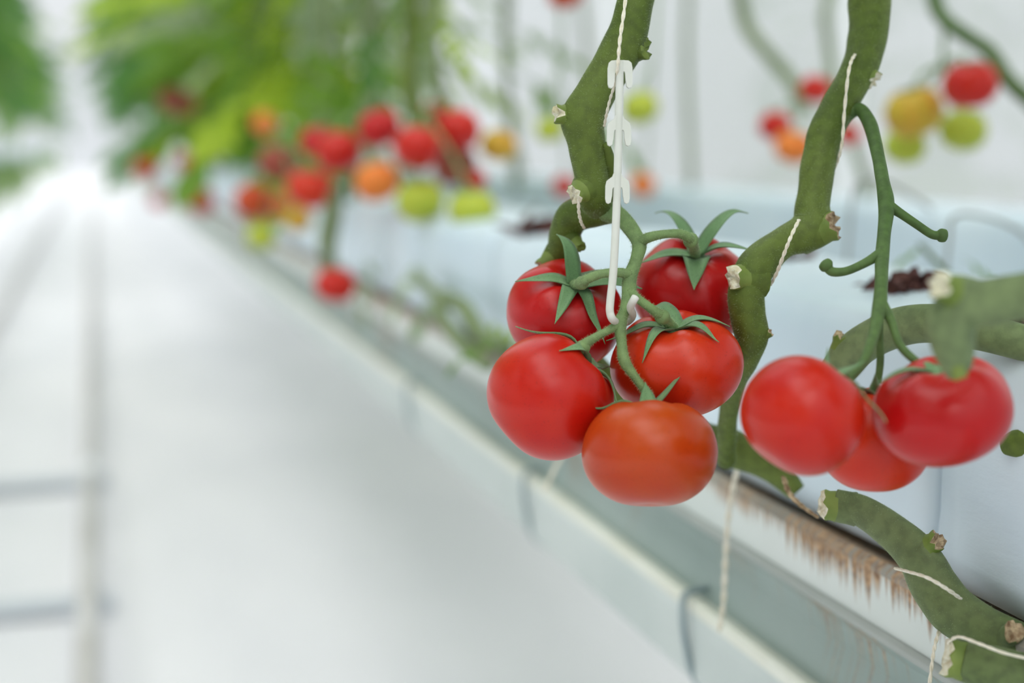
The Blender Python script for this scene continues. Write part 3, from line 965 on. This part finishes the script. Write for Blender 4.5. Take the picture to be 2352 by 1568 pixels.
# big elbow close to the camera at the right edge
v3 = empty('tomato_vine', PX(2300, 1000, GX - 0.03))
s4 = tube(pp([(2470, 640, 104, .60), (2380, 672, 106, .61), (2290, 690, 112, .62), (2215, 705, 116, .63), (2186, 748, 112, .632), (2192, 800, 96, .635), (2200, 845, 66, .64), (2208, 862, 44, .64)]), 22, 8, 0.08, 45, 0.03, seed=6)
m4 = part('main_stem', s4, M['stem_pale'], v3)
stub('leaf_scar', m4, P(2215, 680, .628), P(2158, 655, .622), MM(52, .63), MM(36, .63), 'stub_green', 'cut', 22, 0.3, stemmat='stem_pale')
stub('leaf_scar', m4, P(2194, 790, .634), P(2205, 868, .634), MM(46, .63), MM(20, .63), 'stub_green', 'stub_green', 23, 0.2, stemmat='stem_pale')
tag(v3, 'thick blurred grey green elbow of a vine in front of the dark red tomato', 'vine')

# grey green stem between the soft tomatoes and the bag
v4 = empty('tomato_vine', PX(1960, 1000, GX + 0.03))
s5 = tube(pp([(1880, 905, 60, .86), (1925, 850, 84, .85), (1975, 795, 88, .84), (2060, 752, 92, .83), (2140, 742, 92, .82), (2240, 760, 88, .80), (2400, 800, 86, .78)]), 18, 7, 0.08, 45, 0.03, seed=8)
m5 = part('main_stem', s5, M['stem_pale'], v4)
stub('leaf_scar', m5, P(1925, 830, .848), P(1938, 768, .842), MM(34, .85), MM(26, .85), 'stub_green', 'cut_brown', 31, 0.3, stemmat='stem_pale')
tag(v4, 'grey green vine stem slanting behind the bare fruit stalk above the soft tomatoes', 'vine')

# ------------------------------------------------------------------ old stems leaning on the gutter, lower right
v5 = empty('tomato_vine', PX(2300, 1560, GX - 0.02))
s6 = tube(pp([(1920, 1160, 78, .835), (1975, 1172, 76, .83), (2050, 1220, 88, .822), (2112, 1280, 104, .815), (2145, 1345, 112, .81), (2200, 1410, 120, .80), (2290, 1462, 116, .785), (2420, 1520, 120, .77)]), 24, 8, 0.10, 45, 0.04, seed=9)
m6 = part('main_stem', s6, M['stem_old'], v5)
hairs('stem_hair', s6, m6, 2500, 0.0011, M['hair'], 12)
stub('leaf_scar', m6, P(1945, 1166, .832), P(1890, 1158, .832), MM(40, .83), MM(36, .83), 'stub_green', 'cut', 41, 0.25, stemmat='stem_old')
stub('leaf_scar', m6, P(2120, 1265, .812), P(2156, 1238, .806), MM(44, .81), MM(28, .81), 'stub_green', 'cut_brown', 42, 0.5, stemmat='stem_old')
stub('leaf_scar', m6, P(2300, 1478, .78), P(2330, 1448, .765), MM(34, .78), MM(28, .78), 'stem_old', 'cut_brown', 43, 0.5, stemmat='stem_old')
tag(v5, 'old green vine stem leaning over the rusty gutter edge, cut pale end at left', 'vine')
v6 = empty('tomato_vine', PX(2340, 1566, GX - 0.05))
s7 = tube(pp([(2215, 1520, 84, .755), (2270, 1535, 112, .75), (2340, 1560, 130, .745), (2450, 1590, 140, .74)]), 22, 8, 0.08, 45, 0.04, seed=10)
m7 = part('main_stem', s7, M['stem_old'], v6)
stub('leaf_scar', m7, P(2250, 1530, .755), P(2176, 1508, .757), MM(50, .755), MM(46, .755), 'stub_green', 'cut', 51, 0.2, stemmat='stem_old')
tag(v6, 'cut vine stub with a pale end at the lower right corner of the picture', 'vine')
string('twine', [(2058, 1305, 11, .80), (2085, 1312, 11, .783), (2130, 1326, 11, .772), (2175, 1352, 11, .772), (2206, 1374, 10, .783)], 'flat beige twine tied around the old stem leaning on the gutter')
string('twine', [(2176, 1480, 10, .765), (2200, 1462, 10, .745), (2250, 1478, 10, .735), (2310, 1500, 10, .73), (2400, 1520, 10, .73)], 'beige twine lying across the cut stub in the lower right corner')
v7 = empty('tomato_vine', PX(2345, 1060, GX + 0.02))
s8 = tube(pp([(2440, 1010, 90, .775), (2380, 1015, 84, .78), (2335, 1020, 66, .785), (2308, 1024, 40, .79)]), 16, 6, 0.12, 60, seed=11)
part('main_stem', s8, M['stem'], v7)
part('dry_stalk', tube(pp([(2420, 880, 60, .80), (2352, 925, 56, .80), (2320, 955, 40, .80)]), 12, 5, 0.1), M['leaf_dry'], v7)
tag(v7, 'short green vine end beside the right edge of the dark red tomato', 'vine')

# loose strings hanging over the gutter face
string('twine', [(1722, 1020, 11, 1.0), (1700, 1060, 13, 1.02), (1684, 1120, 13, 1.03), (1672, 1200, 13, 1.04), (1666, 1290, 13, 1.05), (1662, 1380, 12, 1.05), (1652, 1450, 11, 1.05)], 'thin pale string hanging over the gutter below the right vine')
string('twine', [(2160, 1440, 9, .80), (2148, 1480, 9, .79), (2140, 1530, 9, .785), (2132, 1600, 9, .78)], 'thin pale string hanging at the lower right beside the cut stub')
string('twine', [(1300, 1030, 9, 1.22), (1275, 1075, 10, 1.22), (1250, 1130, 9, 1.22)], 'short blurred string below the left bright red tomato')
string('twine', [(1800, 1095, 12, .90), (1812, 1130, 14, .89), (1840, 1160, 13, .885), (1880, 1188, 9, .88)], 'thin brown shoot bending below the left soft tomato', mat='cut_brown', cat='shoot')

# ------------------------------------------------------------------ leaves
def leaf_mesh(name, mat, seed, L=0.30, droop=0.25):
    """a compound tomato leaf along +Y: a stalk and seven lobed leaflets"""
    rnd = random.Random(seed)
    V, F = [], []
    def spine(t):
        return Vector((0.03 * math.sin(2 * t + seed), L * t, -droop * L * t * t))
    tv = tube([(spine(t), 0.0022 * (1.3 - t)) for t in (0, 0.3, 0.6, 1.0)], 5, 2)
    V += tv[0]; F += tv[1]
    for k, (t, side) in enumerate(((0.30, -1), (0.34, 1), (0.55, -1), (0.60, 1), (0.80, -1), (0.84, 1), (1.0, 0))):
        b = spine(t)
        ll = L * (0.30 if side else 0.42) * rnd.uniform(0.8, 1.15)
        an = side * rnd.uniform(0.9, 1.25)
        dr = Vector((math.sin(an), math.cos(an), rnd.uniform(-0.5, 0.0))).normalized()
        sd = Vector((dr.y, -dr.x, rnd.uniform(-0.25, 0.25))).normalized()
        nn = dr.cross(sd)
        n = 7
        base = len(V)
        for i in range(n + 1):
            u = i / n
            w = ll * 0.30 * math.sin(math.pi * min(1, u * 0.93 + 0.05)) ** 0.8 * (1 + 0.28 * (i % 2))
            if i == n: w = 0.001
            c = b + dr * (ll * u) + Vector((0, 0, -0.35 * ll * u * u))
            V.append(c - sd * w + nn * (0.25 * w)); V.append(c + nn * (-0.03 * ll * math.sin(6 * u))); V.append(c + sd * w + nn * (0.25 * w))
        for i in range(n):
            a = base + 3 * i
            F.append((a, a + 1, a + 4, a + 3)); F.append((a + 1, a + 2, a + 5, a + 4))
    me = bpy.data.meshes.new(name)
    me.from_pydata([tuple(v) for v in V], [], F)
    me.materials.append(mat)
    me.polygons.foreach_set('use_smooth', [True] * len(me.polygons))
    return me
LM = {k: [leaf_mesh('leaf', M['leaf_' + k], s) for s in (1, 4)] for k in ('lime', 'mid', 'dark', 'pale')}

def far_stem_mesh(seed):
    rnd = random.Random(seed)
    pts = []
    for i in range(8):
        z = i * 0.36
        pts.append((Vector((rnd.uniform(-.03, .03), rnd.uniform(-.05, .05), z)), 0.0095 - 0.0004 * i))
    v = tube(pts, 8, 3, 0.1)
    me = bpy.data.meshes.new('stem')
    me.from_pydata([tuple(p) for p in v[0]], [], v[1])
    me.materials.append(M['stem_pale'])
    me.polygons.foreach_set('use_smooth', [True] * len(me.polygons))
    return me
STEMS = [far_stem_mesh(s) for s in range(4)]
rl = random.Random(99)
def plant(x, y, zlo, zhi, n, kinds, label, group, spread=1.0, toward=0.0):
    e = empty('tomato_plant', (x, y, BAG_TOP))
    s = bpy.data.objects.new('stem', rl.choice(STEMS)); COL.objects.link(s); s.parent = e
    s.rotation_euler.z = rl.uniform(0, 6.28)
    for i in range(n):
        o = bpy.data.objects.new('leaf', rl.choice(LM[rl.choice(kinds)])); COL.objects.link(o); o.parent = e
        z = EYE + zlo + (zhi - zlo) * (i + rl.random()) / n - BAG_TOP
        o.location = (rl.uniform(-.04, .04) + toward, rl.uniform(-.05, .05), z)
        o.rotation_euler = (rl.uniform(-0.7, 0.5), rl.uniform(-0.5, 0.5), rl.uniform(0, 6.28))
        k = rl.uniform(0.85, 1.4) * spread
        o.scale = (k, k, k)
    tag(e, label, 'plant', group)
    return e
LR = 'blurred leafy tomato plant in the row running behind the sharp cluster'
GRP = 'plants of the main row'
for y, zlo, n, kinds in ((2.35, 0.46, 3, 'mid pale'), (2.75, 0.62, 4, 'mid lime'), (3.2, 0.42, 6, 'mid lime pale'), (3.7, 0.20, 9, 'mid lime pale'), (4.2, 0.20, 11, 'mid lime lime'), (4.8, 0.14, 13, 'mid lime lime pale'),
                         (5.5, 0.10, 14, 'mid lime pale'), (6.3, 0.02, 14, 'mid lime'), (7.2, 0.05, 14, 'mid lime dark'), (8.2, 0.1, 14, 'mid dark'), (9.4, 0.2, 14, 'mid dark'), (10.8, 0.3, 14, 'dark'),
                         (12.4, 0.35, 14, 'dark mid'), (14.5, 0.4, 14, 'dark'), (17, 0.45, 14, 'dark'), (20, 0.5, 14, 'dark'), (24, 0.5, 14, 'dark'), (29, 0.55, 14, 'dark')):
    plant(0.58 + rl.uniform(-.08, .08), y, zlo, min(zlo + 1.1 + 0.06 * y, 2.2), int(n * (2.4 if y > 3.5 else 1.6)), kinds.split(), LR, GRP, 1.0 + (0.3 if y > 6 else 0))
for y in (-3.4, -2.4, -1.4, -0.5, 0.4, 1.3, 2.2, 3.2, 4.3, 5.6, 7.2, 9, 11, 12, 13, 14.2, 15.6, 17, 18.6, 20.4, 22.4, 25, 28, 32, 37, 43):  # the near ones stand out of view, added to dim light from the aisle
    lp = plant(-1.22 + rl.uniform(-.08, .08), y, 0.62, 2.3, 34, ['dark', 'dark', 'mid'], 'dark green tomato plant of the left row, blurred far off, unseen and added for shade near the camera', 'plants of the left row', 1.5)
    for i in range(9 if y > 14 else 0):                  # old leaves left low on the stem, hanging beside the bag
        o = bpy.data.objects.new('leaf', rl.choice(LM[rl.choice(['pale', 'mid'])])); COL.objects.link(o); o.parent = lp
        o.location = (0.16, rl.uniform(-0.9, 0.9), rl.uniform(-0.22, 0.06))
        o.rotation_euler = (rl.uniform(-1.2, -0.4), 0, rl.uniform(0, 6.28))
for y in (5.2, 6.4, 7.4, 8.6, 10.0):
    plant(4.9 + rl.uniform(-.2, .5), y, -0.3, 1.6, 14, ['dark', 'mid'], 'pale shrub-like plant blurred behind the frosted side wall', 'plants beyond the film wall', 2.0)

# single blurred stems that stand out
def far_vine(label, stems, leaves=(), mat='stem_pale'):
    q = pp(stems[0])
    e = empty('tomato_vine', min((p for p, r in q), key=lambda p: p.z))
    for s in stems:
        part('stem', tube(pp(s), 12, 5, 0.08), M[mat], e)
    for (px, py, d, kind, sc, rz, rx) in leaves:
        o = bpy.data.objects.new('leaf', LM[kind][int(px) % 2]); COL.objects.link(o); o.parent = e
        o.location = P(px, py, d) - e.location
        o.rotation_euler = (rx, 0.2, rz); o.scale = (sc, sc, sc)
    tag(e, label, 'vine', 'blurred vines')
far_vine('blurred upright olive stem above the far red tomatoes', [[(948, -60, 34, 2.2), (946, 60, 36, 2.2), (940, 160, 34, 2.2), (950, 250, 40, 2.2), (985, 300, 26, 2.18)]], [(985, 40, 2.2, 'lime', 0.28, 3.6, -0.6), (1040, 80, 2.25, 'lime', 0.24, 4.4, -0.2)], 'stem')
far_vine('blurred grey green stem hanging above the lone low red tomato', [[(775, 430, 30, 2.5), (762, 500, 44, 2.5), (752, 570, 40, 2.5), (770, 625, 16, 2.5)]], [(850, 560, 2.5, 'pale', 0.35, 1.0, -1.2)])
far_vine('blurred upright stem left of the olive stem, behind the far tomatoes', [[(842, -60, 26, 2.7), (838, 80, 28, 2.7), (846, 200, 26, 2.7), (868, 270, 22, 2.6)], [(742, -60, 28, 3.0), (748, 120, 28, 3.0), (736, 260, 28, 3.0), (745, 330, 22, 3.0)]], [(860, 40, 2.6, 'dark', 0.5, 2.6, -1.0), (730, 60, 2.8, 'mid', 0.6, 0.4, -1.2)])
far_vine('blurred green stalk arching over the red and yellow tomatoes at the top right', [[(2140, -60, 34, 1.9), (2152, 20, 36, 1.9), (2200, 70, 34, 1.88), (2275, 120, 34, 1.86), (2320, 190, 36, 1.84), (2400, 260, 40, 1.8)]], [], 'truss_dark')
far_vine('faint pale green stem bending down at the top right centre', [[(1690, -60, 30, 3.0), (1712, 50, 32, 3.0), (1760, 120, 30, 2.95), (1820, 190, 30, 2.9), (1838, 262, 24, 2.85)]])
far_vine('blurred green leaf stalk beside the grow bag, between the two clusters', [[(1770, 770, 40, 1.15), (1830, 735, 50, 1.15), (1895, 715, 46, 1.15), (1930, 690, 30, 1.18)]], [], 'stem')
far_vine('blurred bundle of pale stems lying on the bags left of the sharp cluster', [[(1160, 800, 40, 1.6), (1105, 770, 44, 1.7), (1060, 700, 40, 1.8), (1020, 690, 30, 1.9), (960, 640, 30, 2.1)], [(1120, 840, 30, 1.6), (1060, 790, 34, 1.7), (1000, 700, 26, 1.9)]], [(1040, 640, 1.95, 'pale', 0.3, 0.3, -0.5), (980, 590, 2.2, 'pale', 0.3, 2.0, -0.5), (1150, 770, 1.55, 'mid', 0.18, 1.0, -0.3), (1110, 730, 1.7, 'lime', 0.16, 4.0, -0.3)])
far_vine('small blurred green shoot right of the bare fruit stalk', [[(2200, 650, 12, 1.4), (2150, 600, 12, 1.4), (2110, 560, 10, 1.4)]], [(2130, 560, 1.4, 'mid', 0.16, 1.2, -0.4), (2210, 590, 1.45, 'mid', 0.14, 4.2, -0.4)])

# ------------------------------------------------------------------ far tomatoes
FT = {}
GF = 'blurred tomatoes along the main row'
GB = 'blurred tomatoes of the row behind'
for (px, py, d, w, mat, lab, grp) in (
    (1050, 300, 2.20, 96, 'red', 'blurred red tomato at the top right of the far red bunch', GF),
    (958, 340, 2.12, 100, 'red', 'blurred red tomato in the middle of the far red bunch, under the olive stem', GF),
    (1000, 275, 2.30, 80, 'crimson', 'blurred dark red tomato at the top of the far red bunch, beside the olive stem', GF),
    (1045, 380, 2.26, 90, 'dusky', 'blurred brownish tomato low at the right of the far red bunch', GF),
    (872, 295, 2.40, 90, 'crimson', 'blurred red tomato left of the olive stem, higher than its neighbours', GF),
    (778, 350, 2.45, 96, 'red', 'blurred red tomato above the orange one in the far bunch centre', GF),
    (730, 325, 2.65, 76, 'crimson', 'blurred dark red tomato behind the centre of the far bunch', GF),
    (866, 418, 2.35, 92, 'amber', 'blurred light orange tomato hanging between the far red ones', GF),
    (712, 432, 2.65, 98, 'orange_red', 'blurred orange red tomato low in the left far bunch', GF),
    (640, 375, 2.95, 84, 'dusky', 'blurred brownish red tomato left in the far bunch', GF),
    (584, 465, 3.05, 84, 'orange', 'blurred orange tomato at the lower left end of the far bunch', GF),
    (622, 470, 3.15, 70, 'amber', 'blurred amber tomato beside the lower left orange one', GF),
    (965, 462, 2.15, 100, 'lime', 'blurred lime green unripe tomato under the far red bunch, left of two', GF),
    (1085, 482, 2.05, 98, 'lime', 'blurred lime green unripe tomato under the far red bunch, right of two', GF),
    (1092, 412, 2.25, 46, 'orange_red', 'small blurred orange red tomato just above the right lime green one', GF),
    (770, 655, 2.40, 84, 'red', 'lone blurred red tomato hanging low beside the gutter', GF),
    (600, 545, 3.00, 60, 'lime', 'blurred yellow green tomato below the far orange ones', GF),
    (685, 505, 2.80, 56, 'yellow', 'small blurred yellowish tomato under the orange red one', GF),
    (1145, 335, 2.30, 76, 'yellow', 'blurred yellow green tomato right of the far red bunch', GF),
    (400, 230, 5.0, 62, 'dusky', 'blurred dark red tomato high among the far green leaves', GF),
    (425, 240, 5.2, 50, 'dusky', 'second blurred dark red tomato high among the far green leaves', GF),
    (335, 385, 6.2, 52, 'red', 'faint red tomato near the far end of the row, leftmost', GF),
    (428, 375, 5.6, 46, 'crimson', 'faint red tomato near the far end of the row, above the lowest', GF),
    (462, 462, 5.0, 58, 'red', 'faint red tomato near the far end of the row, right one', GF),
    (365, 462, 6.0, 36, 'crimson', 'faint red tomato lowest near the far end of the row', GF),
    (610, 285, 3.6, 56, 'amber', 'faint orange tomato above the far bunch at its left', GF),
    (1262, 298, 2.6, 64, 'lime', 'blurred lime green tomato left of the kinked vine stem', GB),
    (1470, 248, 2.4, 84, 'lime', 'blurred lime green tomato just right of the white hook', GB),
    (1300, -18, 2.3, 84, 'orange', 'blurred orange tomato cut off by the top picture edge', GB),
    (1296, 428, 3.0, 54, 'red', 'faint pink red tomato left of the lower kinked vine stem', GB),
    (1476, 425, 3.0, 58, 'amber', 'faint light orange tomato right of the lowest hook barb', GB),
    (1872, 206, 2.5, 72, 'red', 'blurred red tomato at the top behind the right vine', GB),
    (1780, 290, 2.5, 74, 'red', 'blurred red tomato at the left of the bunch behind the right vine', GB),
    (1822, 338, 2.4, 84, 'amber', 'blurred orange tomato at the bottom of the bunch behind the right vine', GB),
    (1950, 310, 2.6, 54, 'red', 'small blurred red tomato showing between the right vine and its fruit stalk', GB),
    (2100, 258, 1.90, 128, 'yellow', 'blurred yellow tomato with an orange blush at the top right', GB),
    (2078, 335, 1.98, 94, 'lime', 'blurred olive green tomato under the yellow one at the top right', GB),
    (2212, 300, 1.95, 104, 'lime', 'blurred yellow green tomato under the red one at the top right', GB),
    (2228, 195, 1.82, 122, 'red', 'blurred red tomato at the top right, highest of its bunch', GB)):
    w *= 1.14 if grp == GF else 1.05
    FT[px] = tomato(px, py, d, w, w * 0.9, (random.uniform(-.3, .3), 0.9, random.uniform(-.2, .3)), mat, lab, grp, 0.03, int(px), 'auto' if d < 3.5 else None, 0, 24)

def far_truss(ax, ay, ad, ids, label, top=None):
    a = P(ax, ay, ad)
    e = empty('fruit_truss', a)
    if top:
        part('stalk', tube([(P(top[0], top[1], ad), 0.0035), (a.lerp(P(top[0], top[1], ad), 0.4), 0.0034), (a, 0.0034)], 8, 3), M['truss'], e)
    for k in ids:
        t = FT[k][1]
        m = a.lerp(t, 0.6) + Vector((0, 0, 0.012))
        part('pedicel', tube([(a, 0.0034), (m, 0.0026), (t, 0.0026)], 8, 4), M['truss'], e)
    tag(e, label, 'fruit stalk', 'blurred fruit stalks')
far_truss(975, 262, 2.2, (1050, 958, 1000, 1045, 1092, 965, 1085), 'blurred fruit stalk of the far red bunch under the olive stem')
far_truss(815, 270, 2.6, (872, 778, 730, 866), 'blurred fruit stalk of the far bunch left of the olive stem', (845, 180))
far_truss(655, 330, 2.95, (712, 640, 584, 622, 600, 685, 610), 'blurred fruit stalk of the orange tomatoes at the left of the far bunch', (738, 250))
far_truss(1838, 250, 2.75, (1872, 1780, 1822, 1950), 'blurred fruit stalk of the red and orange bunch behind the right vine')
far_truss(2165, 150, 1.9, (2100, 2078, 2212, 2228), 'blurred fruit stalk of the yellow and red bunch at the top right', (2170, 45))
far_truss(1290, 120, 2.6, (1262, 1300, 1296), 'faint thin stalk left of the kinked vine stem', (1285, -300))
far_truss(1500, 150, 2.6, (1470, 1476), 'faint thin stalk right of the white hook', (1520, -300))

# ------------------------------------------------------------------ dried leaves and drip tubes on the bags
def dry(px, py, d, n, size, label):
    e = empty('dried_leaf', P(px, py, d))
    rnd = random.Random(px)
    for k in range(n):
        an = rnd.uniform(0, 6.28)
        L = size * rnd.uniform(0.6, 1.2)
        dr = Vector((math.cos(an), math.sin(an), rnd.uniform(-0.25, 0.2))).normalized()
        pts = [dr * (L * t) + Vector((0, 0, math.sin(t * 3.2 + k) * L * 0.16 + 0.15 * L)) for t in [i / 8 for i in range(9)]]
        nr = [Vector((math.sin(i * 0.8 + k), math.cos(i * 0.8), 0.8)).normalized() for i in range(9)]
        sv = sepal_vf(pts, nr, L * 0.5, 0.0008, 0.4)
        mesh_obj('leaflet', sv[0], sv[1], M['leaf_dry'], e)
    tag(e, label, 'dried leaf', 'dried leaves on the bags')
dry(2085, 690, 1.05, 16, 0.042, 'dark maroon shrivelled leaf on the bag behind the bare fruit stalk')
dry(2350, 760, .84, 14, 0.036, 'dark maroon shrivelled leaf at the right picture edge under the elbow stem')
dry(1985, 705, 1.12, 9, 0.032, 'blurred brown shrivelled leaf on the bag above the soft tomatoes')
dry(1800, 622, 1.35, 12, 0.048, 'blurred dark shrivelled leaf right beside the elbow of the right vine')
dry(1235, 552, 1.75, 12, 0.055, 'blurred dark shrivelled leaf left of the sharp cluster')

def drip(pts, label):
    q = pp(pts)
    e = empty('drip_tube', q[-1][0])
    part('tube', tube(q, 8, 6), M['tube_grey'], e)
    a, b = q[-1][0], q[-1][0] - Vector((0, 0, 0.03))
    part('stake', tube([(a + Vector((0, 0, 0.01)), 0.004), (a, 0.004), (b, 0.0015)], 8, 1), M['tube_grey'], e)
    tag(e, label, 'drip tube', 'drip tubes')
drip([(2400, 600, 10, 1.5), (2340, 530, 10, 1.5), (2250, 495, 10, 1.5), (2190, 500, 10, 1.5), (2180, 560, 9, 1.5), (2170, 640, 9, 1.5)], 'thin grey drip tube arching at the right edge above the elbow stem')
drip([(2140, 480, 9, 1.7), (2060, 430, 9, 1.7), (1990, 410, 9, 1.7), (1962, 440, 9, 1.7), (1950, 540, 9, 1.7), (1945, 620, 9, 1.7)], 'thin grey drip tube dropping between the right vine and its bare stalk')
drip([(1240, 470, 9, 2.0), (1180, 520, 9, 2.0), (1120, 560, 9, 2.0), (1060, 590, 9, 2.0)], 'thin blurred grey drip tube left of the sharp cluster')

# ------------------------------------------------------------------ unseen leafy tops added to shade the near fruit, and the plants of the row behind
def shade_crown(e, x, y, z0, z1, n, kinds, r):
    for i in range(n):
        o = bpy.data.objects.new('leaf', rl.choice(LM[rl.choice(kinds)])); COL.objects.link(o); o.parent = e
        o.location = Vector((x + rl.uniform(-.1, .1), y + rl.uniform(-.1, .1), EYE + z0 + (z1 - z0) * (i + rl.random()) / n)) - e.location
        o.rotation_euler = (rl.uniform(-0.5, 0.4), rl.uniform(-0.5, 0.5), rl.uniform(0, 6.28))
        k = rl.uniform(0.9, 1.4) * r
        o.scale = (k, k, k)
for e, x, y in ((vine, 0.40, 1.00), (vine2, 0.58, 0.95), (v3, 0.48, 0.35), (v5, 0.62, 0.55), (v4, 0.75, 0.7)):
    base = P(1470, -50, .835) if e is vine else (P(2000, -60, .90) if e is vine2 else Vector((x, y, EYE + 0.2)))
    part('upper_stem', tube([(base, 0.011), (base.lerp(Vector((x, y, EYE + 0.7)), 0.5), 0.010), (Vector((x, y, EYE + 0.7)), 0.009), (Vector((x + 0.03, y, EYE + 1.5)), 0.007)], 10, 4), M['stem'], e)
    shade_crown(e, x + 0.12, y, 0.5, 1.5, 8, ['mid', 'mid', 'dark'], 1.15)  # leaves added above the frame to block sky light from the tomatoes
for y in (1.2, 1.9, 2.6, 3.4, 4.2, 5.0):
    plant(1.46, y, 0.55 + 0.09 * y, 2.0, 16, ['mid', 'pale'], 'pale blurred tomato plant in the row behind', 'plants of the row behind', 1.1)

for y, zlo, n, kinds in ((3.3, 0.12, 9, 'mid pale'), (3.9, 0.02, 14, 'mid pale lime'), (4.6, -0.02, 18, 'mid pale lime'), (5.4, -0.04, 20, 'mid pale lime'), (6.4, -0.05, 22, 'mid lime'), (7.6, -0.05, 22, 'mid dark'), (9.0, -0.05, 22, 'mid dark')):
    plant(0.92 + rl.uniform(-.05, .05), y, zlo, 0.9 + 0.06 * y, n, kinds.split(), 'blurred leafy tomato plant on the far side of the main row', 'plants on the far side of the main row', 0.85)
